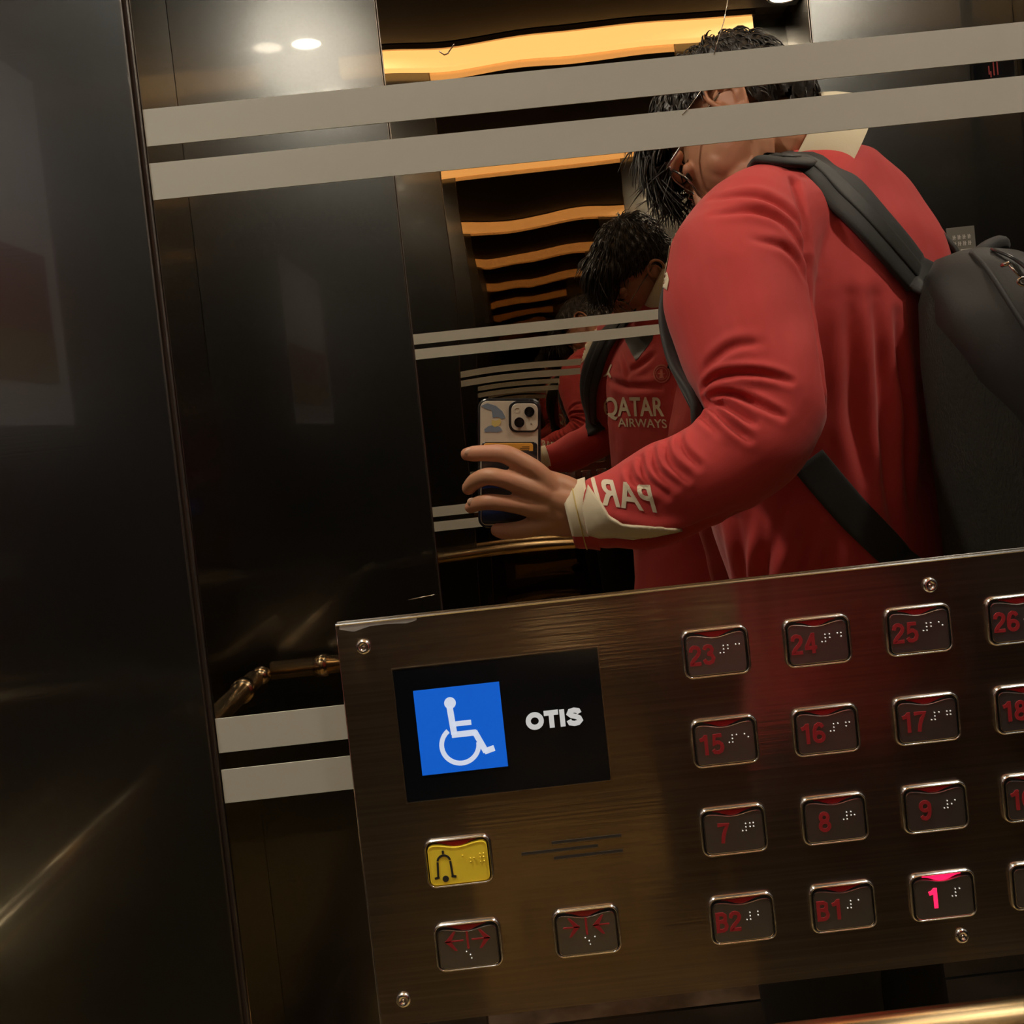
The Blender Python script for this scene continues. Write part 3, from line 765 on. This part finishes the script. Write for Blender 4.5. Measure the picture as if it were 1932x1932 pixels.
for k in range(2600):
    v = vv[rng.integers(len(vv))]
    q = inv @ (v.co - HC)
    if q.y < -.02 and q.z < .0 and rng.random() < .8: continue
    # hair falls from the whorl at the back of the crown towards the forehead and the sides
    d_ = (q - Vector((.005, -.055, .10))); nrm = inv @ v.normal
    d_ = d_ - nrm * d_.dot(nrm)
    if d_.length < 1e-4: continue
    d_ = d_.normalized()
    g = inv @ Vector((0, 0, -1))
    L_ = .018 + .016 * rng.random() + (.028 * max(0, q.y / .09) if q.y > .02 and q.z > .02 else 0)
    if abs(q.x) > .050 or q.z < .02: L_ *= .40
    p = q.copy() + nrm * .0005; pts = [HC + HR @ p]
    jit = Vector(rng.normal(0, .18, 3))
    for st in range(4):
        dd = (d_ + nrm * (.24 - .16 * st) + g * (.12 + .22 * st) + jit).normalized()
        p = p + dd * L_ / 4; pts.append(HC + HR @ p)
    r0 = .0011 + .0008 * rng.random()
    tube(hb, pts, [r0, r0 * .9, r0 * .7, r0 * .45, .00015], 4, False)
link_bm('hair_strands', hb, hair, M_hair)

# ---- spectacles
bm = bmesh.new()
for sg in (1, -1):
    tube(bm, smooth_path([hd(sg * .074, -.010, .012), hd(sg * .077, .03, .012), hd(sg * .075, .100, .010)], 6), .0017, 8)
    n = 28
    ringp = [hd(sg * (.036 + .031 * math.copysign(abs(math.cos(2 * PI * k / n)) ** .75, math.cos(2 * PI * k / n))), .100 - .004 * abs(math.cos(2 * PI * k / n)), -.004 + .022 * math.copysign(abs(math.sin(2 * PI * k / n)) ** .8, math.sin(2 * PI * k / n))) for k in range(n + 1)]
    tube(bm, ringp, .0016, 8, False)
    tube(bm, [hd(sg * .067, .097, .006), hd(sg * .074, .097, .010)], .0018, 8)
tube(bm, smooth_path([hd(-.007, .100, .004), hd(0, .104, .007), hd(.007, .100, .004)], 4), .0013, 8)
link_bm('spectacles', bm, person, M_glassesf)

# ---- jersey: torso, right sleeve, left sleeve fused into one cloth surface
SL = [((1500, 430), 1.215, 112), ((1440, 440), 1.170, 124), ((1402, 500), 1.145, 140), ((1394, 570), 1.120, 140), ((1412, 650), 1.090, 131), ((1438, 730), 1.060, 118),
      ((1448, 795), 1.042, 104), ((1402, 850), 1.035, 99), ((1340, 888), 1.038, 96), ((1270, 922), 1.046, 94), ((1200, 950), 1.053, 85), ((1145, 965), 1.060, 70), ((1092, 972), 1.066, 60)]
bm = bmesh.new()
cone_chain(bm, [(real(*p, L), r * L / 1897) for p, L, r in SL[:-1]], 30, 6)
tors = [(tc(1618, 1372, 1.325), .178, .130, RT, FW), (tc(1612, 1250, 1.32), .170, .122, RT, FW), (tc(1597, 1100, 1.31), .165, .122, RT, FW), (tc(1570, 950, 1.305), .182, .134, RT, FW),
        (tc(1570, 760, 1.30), .202, .136, RT, FW), (tc(1575, 600, 1.29), .208, .132, RT, FW), (tc(1582, 480, 1.285), .185, .115, RT, FW),
        (tc(1565, 400, 1.28), .150, .098, RT, FW), (tc(1553, 335, 1.275), .100, .082, RT, FW), (tc(1545, 300, 1.275), .072, .066, RT, FW)]
sect_loft(bm, tors, 44)
cone_chain(bm, [(ls + RT * .05 + V3(0, 0, .0), .075), (ls, .080), ((ls + le) / 2, .070), (le, .064), ((le + lw) / 2, .052), (lw + V3(0, 0, -.09), .046)], 24, 6)
sme = fuse(bm, .0028, 9, .5)
# read to numpy, add folds
nv = len(sme.vertices)
co = np.empty(nv * 3, np.float64); sme.vertices.foreach_get('co', co); co = co.reshape(-1, 3)
no = np.empty(nv * 3, np.float64); sme.vertices.foreach_get('normal', no); no = no.reshape(-1, 3)
C1 = Vector((0, DM, H))                      # the lens' own mirror image: direct view in the mirror
C2 = Vector((0, -DM - 2 * D, H))             # the lens as mirrored twice: view by way of the back wall
def make_bvh(me): return BVHTree.FromPolygons([v.co.copy() for v in me.vertices], [tuple(p.vertices) for p in me.polygons])
bvh = make_bvh(sme)
def hit(tree, px, py, twice=False, off=0.0):
    v = ray(px, py)
    if twice: o, d_ = C2, v.normalized()
    else: o, d_ = C1, Vector((v.x, -v.y, v.z)).normalized()
    h, n_, i_, dist = tree.ray_cast(o, d_)
    if h is None: return None
    if n_.dot(d_) > 0: n_ = -n_
    return h + n_ * off
def fold_curve(pts, twice=False):
    out = []
    P = smooth_path([Vector((a, b, 0)) for a, b in pts], 6)
    for p in P:
        h = hit(bvh, p.x, p.y, twice)
        if h is not None: out.append(h)
    return out
disp = np.zeros(nv)
def add_fold(pts, amp, wd, twice=False, ridge=0., taper=True):
    c = fold_curve(pts, twice)
    if len(c) < 3: return
    P = np.array([tuple(p) for p in c]); best = np.full(nv, 1e9); tt = np.zeros(nv)
    lo, hi = P.min(0) - .05, P.max(0) + .05
    idx = np.where(((co > lo) & (co < hi)).all(1))[0]
    if not len(idx): return
    q = co[idx]; b = best[idx]; t_ = tt[idx]
    for i in range(len(P) - 1):
        a_, e_ = P[i], P[i + 1]; d_ = e_ - a_; l2 = (d_ ** 2).sum() + 1e-12
        if l2 > .03 ** 2: continue
        u = np.clip(((q - a_) @ d_) / l2, 0, 1); dd = np.linalg.norm(q - (a_ + u[:, None] * d_), axis=1)
        m_ = dd < b; b[m_] = dd[m_]; t_[m_] = (i + u[m_]) / (len(P) - 1)
    env = np.sqrt(np.clip(np.sin(np.clip(t_, 0.02, .98) * PI), 0, 1)) if taper else 1
    disp[idx] += env * (amp * np.exp(-(b / wd) ** 2) + ridge * np.exp(-((b - 2.1 * wd) / (1.3 * wd)) ** 2))
for pts in ([(1328, 735), (1345, 716), (1375, 706), (1409, 703), (1450, 707), (1490, 720)], [(1332, 749), (1377, 744), (1425, 760), (1475, 785)],
            [(1332, 756), (1377, 772), (1420, 800)], [(1338, 766), (1369, 793), (1413, 828)]):
    add_fold(pts, -.0085, .0036, ridge=.0034)
add_fold([(1332, 700), (1352, 676), (1385, 654), (1433, 648)], -.0035, .0045, ridge=.002)
add_fold([(1316, 771), (1332, 791), (1358, 815)], -.004, .0038, ridge=.002)
for pts in ([(1282, 800), (1287, 844), (1318, 880)], [(1256, 822), (1262, 868), (1298, 903)], [(1230, 842), (1240, 885), (1275, 918)], [(1208, 862), (1218, 900), (1258, 935)], [(1185, 878), (1196, 905), (1225, 926)]):
    add_fold(pts, -.0050, .0034, ridge=.0030)
add_fold([(1340, 372), (1409, 366), (1458, 382), (1498, 415), (1524, 462)], -.0055, .0050, ridge=.002)
add_fold([(1345, 404), (1409, 396), (1458, 408), (1496, 440), (1520, 485)], -.0060, .0050, ridge=.002)
add_fold([(1420, 452), (1474, 464), (1502, 490), (1520, 525)], -.0040, .0045, ridge=.002)
add_fold([(1500, 340), (1516, 400), (1525, 480), (1538, 600), (1552, 700), (1562, 780)], -.008, .0060, taper=False)
for pts in ([(1388, 960), (1396, 1020), (1400, 1088), (1412, 1200)], [(1420, 950), (1412, 1020), (1410, 1085), (1425, 1240)], [(1445, 960), (1440, 1040), (1432, 1140)], [(1500, 920), (1470, 1010), (1445, 1090), (1470, 1250)],
            [(1525, 960), (1515, 1040), (1500, 1120)], [(1560, 1000), (1545, 1110), (1520, 1250)], [(1604, 560), (1606, 680), (1612, 800), (1640, 930)], [(1650, 560), (1662, 720), (1672, 900), (1690, 1000)], [(1690, 600), (1705, 760), (1712, 940)],
            [(1430, 1330), (1520, 1290), (1600, 1230)], [(1450, 1370), (1560, 1350), (1690, 1290)], [(1600, 1120), (1540, 1220), (1450, 1290)]):
    add_fold(pts, -.0060, .0085, ridge=.0045)
# folds of the front, seen by way of the back wall
add_fold([(1150, 718), (1175, 728), (1200, 731), (1250, 731)], -.007, .008, True, ridge=.004)
add_fold([(1190, 700), (1215, 685), (1240, 668)], -.005, .008, True, ridge=.004)
add_fold([(1188, 722), (1182, 690), (1172, 660)], -.004, .007, True, ridge=.003)
add_fold([(1100, 760), (1130, 790), (1150, 830)], -.004, .006, True, ridge=.003)
# lower side of the cuff: long soft fold below the stripe
add_fold([(1140, 962), (1175, 978), (1230, 988), (1300, 985)], .004, .006)
add_fold([(1150, 1008), (1220, 1015), (1300, 1000), (1370, 968)], -.005, .007, ridge=.003)
nz = .0011 * (np.sin(co[:, 0] * 62 + 2 * np.sin(co[:, 2] * 31)) + np.sin(co[:, 1] * 71 + co[:, 2] * 23 + 1.3 * np.sin(co[:, 0] * 40)))
co2 = co + no * (disp + nz)[:, None]
sme.vertices.foreach_set('co', co2.ravel()); sme.update()
# open the cloth at neck, cuffs and hem so that it ends in edges, then give it thickness
sb = bmesh.new(); sb.from_mesh(sme)
wdir = (real(1092, 972, 1.066) - real(1145, 965, 1.060)).normalized(); wend = real(1108, 970, 1.064)
hem_n = Vector((.25, -.05, -1)).normalized(); hem_p = real(1618, 1345, 1.32)
kill = [v for v in sb.verts if ((v.co - wend).dot(wdir) > 0 and (v.co - wend).length < .12) or ((v.co - hem_p).dot(hem_n) > 0 and (v.co - hem_p).length < .28)
        or ((v.co - (lw + V3(0, 0, -.085))).z < 0 and (v.co - lw).length < .16)]
bmesh.ops.delete(sb, geom=kill, context='VERTS')
jersey = link_bm('jersey', sb, person, M_red)
so = jersey.modifiers.new('cloth', 'SOLIDIFY'); so.thickness = .0022; so.offset = -1
bvh = make_bvh(jersey.data)

def on_cloth(name, polys, m, parent, twice=False, off=.0012, thick=.0005, tree=None, maxlen=7):
    """flat outlines (picture pixels) laid on the cloth they cover; returns one mesh"""
    b = bmesh.new()
    for P in polys:
        vs = [b.verts.new((a, c, 0)) for a, c in P[0]]
        for f in P[1]:
            try: b.faces.new([vs[i] for i in f])
            except ValueError: pass
    b.normal_update(); bmesh.ops.triangulate(b, faces=b.faces[:])
    for _ in range(5):
        es = [e for e in b.edges if e.calc_length() > maxlen]
        if not es: break
        bmesh.ops.subdivide_edges(b, edges=es, cuts=1); bmesh.ops.triangulate(b, faces=b.faces[:])
    gone = []; ys = {}
    for v in b.verts:
        h = hit(tree or bvh, v.co.x, v.co.y, twice, off)
        if h is None: gone.append(v)
        else: v.co = h
    bmesh.ops.delete(b, geom=gone, context='VERTS')
    bad = [f for f in b.faces if max(e.calc_length() for e in f.edges) > .03]
    bmesh.ops.delete(b, geom=bad, context='FACES')
    o = link_bm(name, b, parent, m, m is M_cream)
    so = o.modifiers.new('t', 'SOLIDIFY'); so.thickness = thick; so.offset = 0
    return o
def poly(pts): return (pts, [tuple(range(len(pts)))])
def text_px(s, O, ex, ey, bold=0.0, upto=None):
    v, f = text_mesh(s, bold)
    wmax = v[:, 0].max()
    return ([(O[0] + ex[0] * a / wmax + ey[0] * b, O[1] + ex[1] * a / wmax + ey[1] * b) for a, b in v], f)
on_cloth('sleeve_lettering', [text_px('PARI', (1240, 967), (-112, -15), (-14, -51), .02)], M_print, jersey, off=.0008)
on_cloth('sponsor_lettering', [text_px('QATAR', (1142, 784), (117, 2), (-3, -36), .022)], M_print, jersey, True, off=.002, maxlen=4)
on_cloth('sponsor_subtitle', [text_px('AIRWAYS', (1170, 804), (94, 4), (-2, -16), .01)], M_print, jersey, True, off=.002, maxlen=4)
n = 28
circ = lambda cx, cy, rx, ry, n=28: [(cx + rx * math.cos(2 * PI * k / n), cy + ry * math.sin(2 * PI * k / n)) for k in range(n)]
def ring_px(cx, cy, rx, ry, q):
    a = circ(cx, cy, rx, ry); b = circ(cx, cy, rx * q, ry * q); n = len(a)
    return (a + b, [(i, (i + 1) % n, n + (i + 1) % n, n + i) for i in range(n)])
on_cloth('round_crest', [ring_px(1253.5, 705, 16, 17.5, .86), ring_px(1253.5, 705, 11.5, 12.5, .88), poly([(1251, 697), (1255.5, 697), (1256.5, 708), (1258.5, 714), (1248.5, 714), (1250.5, 708)]), poly([(1246, 704), (1261, 704), (1260, 706.5), (1247, 706.5)])], M_crest, jersey, True, off=.002, maxlen=4)
on_cloth('jumping_figure_emblem', [poly([(1153, 687), (1155.5, 688), (1151.5, 697), (1150, 702), (1152, 706), (1154.5, 711), (1152, 712), (1148, 706.5), (1144, 708.5), (1138.5, 709.5), (1139, 707.5), (1144, 704), (1147, 700.5), (1149, 696)])], M_print, jersey, True, off=.002, maxlen=4)
on_cloth('shoulder_stripe', [poly([(1112, 612), (1128, 612), (1124, 640), (1119, 660), (1107, 677), (1097, 687), (1095.5, 675), (1101, 652)])], M_cream, jersey, True, off=.0012, maxlen=5)
on_cloth('shoulder_stripe', [poly([(1248, 498), (1258, 505), (1264, 528), (1260, 548), (1250, 540)])], M_cream, jersey, off=.0012, maxlen=5)
# cream wedge running back from the cuff
on_cloth('cuff_wedge', [poly([(1112, 918), (1124, 935), (1136, 948), (1150, 972), (1175, 987), (1205, 991), (1245, 994), (1286, 997), (1245, 1005), (1195, 1017), (1160, 1012), (1132, 1012), (1112, 1006), (1102, 960)])], M_cream, jersey, off=.0022, thick=.003, maxlen=6)

# cuff band round the wrist
bm = bmesh.new()
c0, c1 = real(1080, 972, 1.0675), real(1120, 969, 1.0632)
ax_ = (c1 - c0).normalized(); ux = V3(0, 1, 0); ux = (ux - ax_ * ux.dot(ax_)).normalized(); vx = ax_.cross(ux)
loops = []
for t, r in ((.0, .0300), (-.02, .0318), (.15, .0330), (.5, .0336), (.8, .0346), (1.0, .0356), (1.12, .0362), (1.13, .0345)):
    cc = c0.lerp(c1, t)
    loops.append([cc + ux * (r * .93 + .0006 * math.sin(5 * a)) * math.cos(a) + vx * (r * 1.07 + .0009 * math.sin(4 * a + 1)) * math.sin(a) + ax_ * (-.006 * math.sin(a - .6) - .004) for a in [2 * PI * k / 40 for k in range(40)]])
ring_loft(bm, loops)
cuff = link_bm('cuff', bm, person, M_cream); cuff.data.materials.append(M_red)
zc_ = real(1100, 1007, 1.066).z
for p in cuff.data.polygons:
    if p.center.z < zc_ + (p.center.x - c0.x) * .1: p.material_index = 1
E0 = 0
bm = bmesh.new()
lp = [Vector(p) for p in loops[3]]
lp = [c0.lerp(c1, .5) + (p - c0.lerp(c1, .5)) * 1.012 for p in lp]
tube(bm, lp + [lp[0]], .0007, 6, False); link_bm('cuff_seam', bm, cuff, M_stick_y)

# collar: a folded cream band around the neck
bm = bmesh.new()
NA = (hd(0, -.02, -.05) - c7).normalized()
nu = V3(-RT.x, -RT.y, 0); nu = (nu - NA * nu.dot(NA)).normalized(); nv_ = NA.cross(nu)
loops = []
for off_, r in ((-.030, .110), (-.012, .101), (.010, .092), (.024, .084), (.028, .081), (.025, .078), (.0, .083)):
    loops.append([c7 + NA * (off_ - .008) + FW * .018 + nu * r * math.cos(a) + nv_ * r * .95 * math.sin(a) for a in [2 * PI * k / 48 for k in range(48)]])
ring_loft(bm, loops)
link_bm('collar', bm, person, M_cream)
on_cloth('neck_dark_patch', [poly([(1176, 628), (1242, 612), (1236, 640), (1222, 658), (1202, 681), (1192, 665), (1182, 645)])], M_ink, jersey, True, off=.0012, maxlen=5)  # dark inside of the open neck, put on as a black patch

# trousers and shoes
bm = bmesh.new()
sect_loft(bm, [(hip + V3(0, 0, -.11), .150, .115, RT, FW), (hip + V3(0, 0, -.03), .155, .118, RT, FW), (hip + V3(0, 0, .05), .148, .108, RT, FW)], 36)
for sg in (-1, 1):
    h0 = hip + RT * .085 * sg + V3(0, 0, -.07)
    kn = V3(h0.x + FW.x * .05, h0.y + FW.y * .05, .50); an = V3(kn.x - FW.x * .03, kn.y - FW.y * .03, .10)
    cone_chain(bm, [(h0, .100), ((h0 + kn) / 2, .092), (kn, .080), ((kn + an) / 2, .074), (an + V3(0, 0, -.02), .066)], 22, 5)
    base = an.copy()
    sh = bmesh.new()
    yaw = Matrix((RT, FW, V3(0, 0, 1))).transposed()
    ellipsoid(sh, V3(base.x, base.y, .058) + FW * .065, (.046, .135, .034), yaw, 24, 14)
    ellipsoid(sh, V3(base.x, base.y, .075), (.044, .060, .055), yaw, 24, 14)
    sm = fuse(sh, .004, 3)
    for v in sm.vertices: v.co.z = max(v.co.z, .030)
    so_ = link('shoe', sm, person, M_shoe)
    sl = bmesh.new()
    nn = 32
    for z_ in (0,):
        lp0 = [V3(base.x, base.y, 0) + FW * (.045 + .150 * math.sin(2 * PI * k / nn)) + RT * (.046 + .006 * math.sin(2 * PI * k / nn)) * math.cos(2 * PI * k / nn) for k in range(nn)]
        vv = ring_loft(sl, [[p + V3(0, 0, .0105) for p in lp0], [p + V3(0, 0, .034) for p in lp0]])
        sl.faces.new(vv[0][::-1]); sl.faces.new(vv[-1])
    link_bm('sole', sl, so_, M_sole)
trm = fuse(bm, .006, 5)
link('trousers', trm, person, M_trouser)

# ================================================================== PHONE
ph = empty('phone', CAM - c_fwd * .012, 'smartphone in a clear case with dark bumper and an orange card on its back', 'phone')
def PL(u, v, d_=0.0):   # u to the right, v up from the main lens, d_ towards the mirror; metres on the phone's back
    return CAM + c_right * u + c_up * v + c_fwd * (d_ - .0032)
kpx = 1.0772 / 1897     # metres per picture pixel on the phone's back
def U(px): return (px - 980) * kpx
def Vv(py): return -(py - 797) * kpx
def slab(name, x0, x1, y0, y1, r, d0, d1, m, parent, bev=0):
    bm = bmesh.new()
    pts = rrect((x0 + x1) / 2, (y0 + y1) / 2, x1 - x0, y1 - y0, r, 6)
    e = min(.0012, (d1 - d0) * .3)
    def lp(k, d_): 
        cx_, cy_ = (x0 + x1) / 2, (y0 + y1) / 2
        return [PL(cx_ + (a - cx_) * (1 - k / (x1 - x0) * 2), cy_ + (b - cy_) * (1 - k / (y1 - y0) * 2), d_) for a, b in pts]
    vv = ring_loft(bm, [lp(e, d0), lp(0, d0 + e), lp(0, d1 - e), lp(e, d1)])
    bm.faces.new(vv[0][::-1]); bm.faces.new(vv[-1])
    bmesh.ops.recalc_face_normals(bm, faces=bm.faces[:])
    return link_bm(name, bm, parent, m, False)
x0, x1, y1_, y0_ = U(902), U(1021), Vv(752), Vv(998)
slab('case', x0, x1, y0_, y1_, .0105, -.0100, -.0006, M_case, ph)
slab('back_glass', U(906.5), U(1015.5), y0_ + .003, Vv(757), .0075, -.001, .0000, M_phone, ph)
slab('display', x0 + .003, x1 - .003, y0_ + .003, y1_ - .003, .008, -.0108, -.0098, M_screen, ph)
slab('camera_surround', U(960), U(1018), Vv(816), Vv(757), .0085, -.0005, .0012, M_case, ph)
cb = slab('camera_island', U(965), U(1015), Vv(812.5), Vv(761.5), .0068, .0004, .0016, M_phone, ph)
def lens_(px, py, nm, r=.0054, m=M_lensblk, d1=.0028):
    bm = bmesh.new(); n = 28
    vv = ring_loft(bm, [[PL(U(px) + q * math.cos(2 * PI * k / n), Vv(py) + q * math.sin(2 * PI * k / n), d_) for k in range(n)] for q, d_ in ((r, .001), (r, d1), (r * .86, d1 + .0001), (r * .8, d1 - .0006))])
    bm.faces.new(vv[-1]); bmesh.ops.recalc_face_normals(bm, faces=bm.faces[:])
    return link_bm(nm, bm, cb, m, False)
lens_(980, 797, 'main_lens'); lens_(999, 777, 'wide_lens'); lens_(976, 774, 'flash', .0030, M_flash, .0019); lens_(1002.5, 800, 'microphone', .0008, M_lensblk, .0019)
slab('card_sleeve', U(909), U(1014), Vv(990), Vv(834), .004, -.0004, .0016, M_case, ph)
slab('orange_card', U(913), U(1006), Vv(858), Vv(836), .003, .0010, .0022, M_card, ph)
slab('sleeve_pocket', U(909), U(1014), Vv(986), Vv(851), .001, .0014, .0032, M_case, ph)
bm = bmesh.new()
for a, b, c_, e in ((984, 999, 842.5, 844), (980, 999, 846, 847.5), (982, 998, 849.2, 850.6)):
    vs = [bm.verts.new(PL(U(p), Vv(q), .0023)) for p, q in ((a, e), (b, e), (b + .5, c_), (a + 2, c_))]; bm.faces.new(vs)
link_bm('card_print', bm, ph, M_ink, False)
# worn blue and yellow sticker: loose abstract patches
def patch(name, ps, m, d_):
    bm = bmesh.new()
    for P in ps:
        a = [bm.verts.new(PL(U(p), Vv(q), d_)) for p, q in P]; b = [bm.verts.new(PL(U(p), Vv(q), -.0002)) for p, q in P]
        bm.faces.new(a)
        for i in range(len(a)): bm.faces.new((a[i], b[i], b[(i + 1) % len(a)], a[(i + 1) % len(a)]))
    bmesh.ops.recalc_face_normals(bm, faces=bm.faces[:]); return link_bm(name, bm, ph, m, False)
patch('blue_sticker', [[(908, 766), (920, 761), (936, 766), (948, 776), (954, 788), (948, 791), (940, 787), (930, 788), (928, 774), (918, 772)],
                       [(914, 810), (922, 804), (932, 802), (944, 806), (948, 812), (940, 816), (926, 815), (915, 816)]], M_stick_b, .0003)
patch('yellow_sticker', [[(928, 792), (936, 794), (944, 790), (946, 798), (940, 804), (934, 806), (928, 802)]], M_stick_y, .0004)

# ================================================================== BACKPACK
pack = empty('backpack', real(1950, 1000, 1.10), 'black nylon backpack with zipped front pocket worn on the person\'s back', 'backpack')
PB = V3(.80, .60, 0).normalized(); PR = V3(-.60, .80, 0)     # outward from the back, and across it towards the mirror
pc = V3(.575, -.640, H - .105)
def PK(a, b, z): return pc + PR * a + PB * b + V3(0, 0, z)
def pack_body(secs, n=40, e=.55):
    bm = bmesh.new(); loops = []
    for z, cb_, wa, db in secs:
        loops.append([PK(wa * math.copysign(abs(math.cos(t)) ** e, math.cos(t)), cb_ + db * math.copysign(abs(math.sin(t)) ** e, math.sin(t)), z) for t in [2 * PI * k / n for k in range(n)]])
    vv = ring_loft(bm, loops); bm.faces.new(vv[0][::-1]); bm.faces.new(vv[-1]); return bm
def lift(bm, f):
    for v in bm.verts: v.co = f(v.co)
bm = pack_body([(-.27, .02, .11, .05), (-.265, .02, .135, .068), (-.20, .015, .150, .078), (0, .01, .152, .080), (.12, .0, .145, .074), (.19, -.012, .130, .060), (.222, -.024, .105, .040), (.232, -.03, .06, .022)])
bmb = link_bm('main_compartment', bm, pack, M_mesh)
# front pocket: big rounded lobe hanging from the top
lob = bmesh.new()
secs = [(-.150, .125, .06, .018), (-.140, .125, .095, .032), (-.09, .122, .124, .048), (-.03, .108, .140, .060), (.04, .085, .150, .074), (.10, .060, .157, .088), (.165, .030, .152, .090), (.215, .006, .130, .070), (.238, -.010, .100, .044), (.247, -.014, .06, .018)]
lob.free(); lob = pack_body(secs)
lobe = link_bm('front_pocket', lob, pack, M_bag)
def piping(bm, secs_, db_add, side, r=.0028):
    pts = []
    for z, cb_, wa, db in secs_:
        pts.append(PK(side * wa * .995, cb_ + db_add * db, z))
    tube(bm, smooth_path(pts, 5), r, 8)
for nm, k_ in (('piping', .15), ('zip_line', .62)):
    bm = bmesh.new(); piping(bm, secs[1:-1], k_, 1, .0030 if nm == 'piping' else .0020); link_bm(nm, bm, lobe, M_strap if nm == 'piping' else M_case)
# zip pull and cord
bm = bmesh.new()
z0_ = real(1896, 498, 1.0)
zp = real(1893, 500, 1.005)
tube(bm, [real(1889, 501, 1.012), real(1905, 496, 1.005)], .0022, 8)
tube(bm, [real(1904, 500, 1.005), real(1926, 524, 1.0)], .0012, 8)
rp = [real(1932 + 11 * math.cos(a), 531 + 7 * math.sin(a), 1.0) for a in [2 * PI * k / 20 for k in range(21)]]
tube(bm, rp, .0017, 8, False)
link_bm('zip_pull', bm, pack, M_chrome)
# top grab handle
bm = bmesh.new()
tube(bm, smooth_path([PK(-.025, -.045, .222), PK(-.040, -.020, .252), PK(-.075, -.005, .262), PK(-.110, -.020, .248), PK(-.120, -.045, .215)], 6), .010, 12)
link_bm('grab_handle', bm, pack, M_strap)
# straps as padded bands laid on the jersey
def band(name, pts, width, thick, m, parent, twice=None, off=.004, edge=None):
    """pts: 3D centre line with a surface normal each"""
    bm = bmesh.new(); loops = []
    P = [Vector(p) for p, n_ in pts]; N = [Vector(n_).normalized() for p, n_ in pts]
    for i, p in enumerate(P):
        t = (P[min(i + 1, len(P) - 1)] - P[max(i - 1, 0)]).normalized()
        n_ = (N[i] - t * N[i].dot(t)).normalized(); s = t.cross(n_)
        wd = width[i] if isinstance(width, list) else width
        lp = []
        for k in range(16):
            a = 2 * PI * k / 16
            lp.append(p + n_ * off + s * wd / 2 * math.copysign(abs(math.cos(a)) ** .5, math.cos(a)) + n_ * thick / 2 * math.copysign(abs(math.sin(a)) ** .8, math.sin(a)))
        loops.append(lp)
    vv = ring_loft(bm, loops); bm.faces.new(vv[0][::-1]); bm.faces.new(vv[-1])
    bmesh.ops.recalc_face_normals(bm, faces=bm.faces[:])
    return link_bm(name, bm, parent, m)
def snap(pts, push=0.0):
    out = []
    for p in pts:
        h, n_, i_, d_ = bvh.find_nearest(Vector(p))
        out.append((h + n_ * push, n_))
    # smooth the normals and points
    for _ in range(3):
        out = [(out[i][0] if i in (0, len(out) - 1) else (out[i - 1][0] + out[i][0] * 2 + out[i + 1][0]) / 4, (out[max(i - 1, 0)][1] + out[i][1] + out[min(i + 1, len(out) - 1)][1]).normalized()) for i in range(len(out))]
    return out
def pxline(pts, twice=False, n=6):
    out = []
    for p in smooth_path([Vector((a, b, 0)) for a, b in pts], n):
        h = hit(bvh, p.x, p.y, twice)
        if h is not None: out.append(h)
    return out
front_r = pxline([(1142, 640), (1122, 690), (1113, 730), (1117, 775), (1128, 815)], True)
back_r = pxline([(1468, 312), (1510, 312), (1555, 338), (1605, 385), (1655, 440), (1700, 492), (1722, 520)])
top_pts = smooth_path([front_r[0] if front_r else back_r[0], real(1440, 330, 1.30), back_r[0]], 6)
line = front_r[::-1] + top_pts[1:-1] + back_r
line = snap(line)
line.append((line[-1][0] + PB * .02 + V3(.01, 0, -.02), line[-1][1]))
stp = band('shoulder_strap', line, .060, .011, M_strap, pack, off=.005)
mid = [(p + n_ * .0065, n_) for p, n_ in line[4:-2]]
band('strap_ridge', mid, .020, .004, M_bag, stp, off=.004)
# left strap: over the far shoulder
lt = snap([c7 + LT * .10 + FW * .10 + V3(0, 0, -.22), c7 + LT * .10 + FW * .09 + V3(0, 0, -.13), c7 + LT * .10 + FW * .04 + V3(0, 0, -.02), c7 + LT * .11 + BK * .03 + V3(0, 0, -.01), c7 + LT * .11 + BK * .09 + V3(0, 0, -.08), c7 + LT * .12 + BK * .13 + V3(0, 0, -.16)])
lt = [(p, n_) for p, n_ in zip(smooth_path([p for p, n_ in lt], 5), [Vector(lt[min(int(i / 5), len(lt) - 1)][1]) for i in range(5 * (len(lt) - 1) + 1)])]
band('shoulder_strap', lt, .058, .011, M_strap, pack, off=.005)
lowl = pxline([(1524, 868), (1560, 912), (1610, 970), (1660, 1020), (1700, 1062)])
if len(lowl) > 3:
    lw_ = snap(lowl); lw_.append((lw_[-1][0] + V3(.03, .02, -.03), lw_[-1][1]))
    band('lower_strap', lw_, .040, .003, M_strap, pack, off=.003)
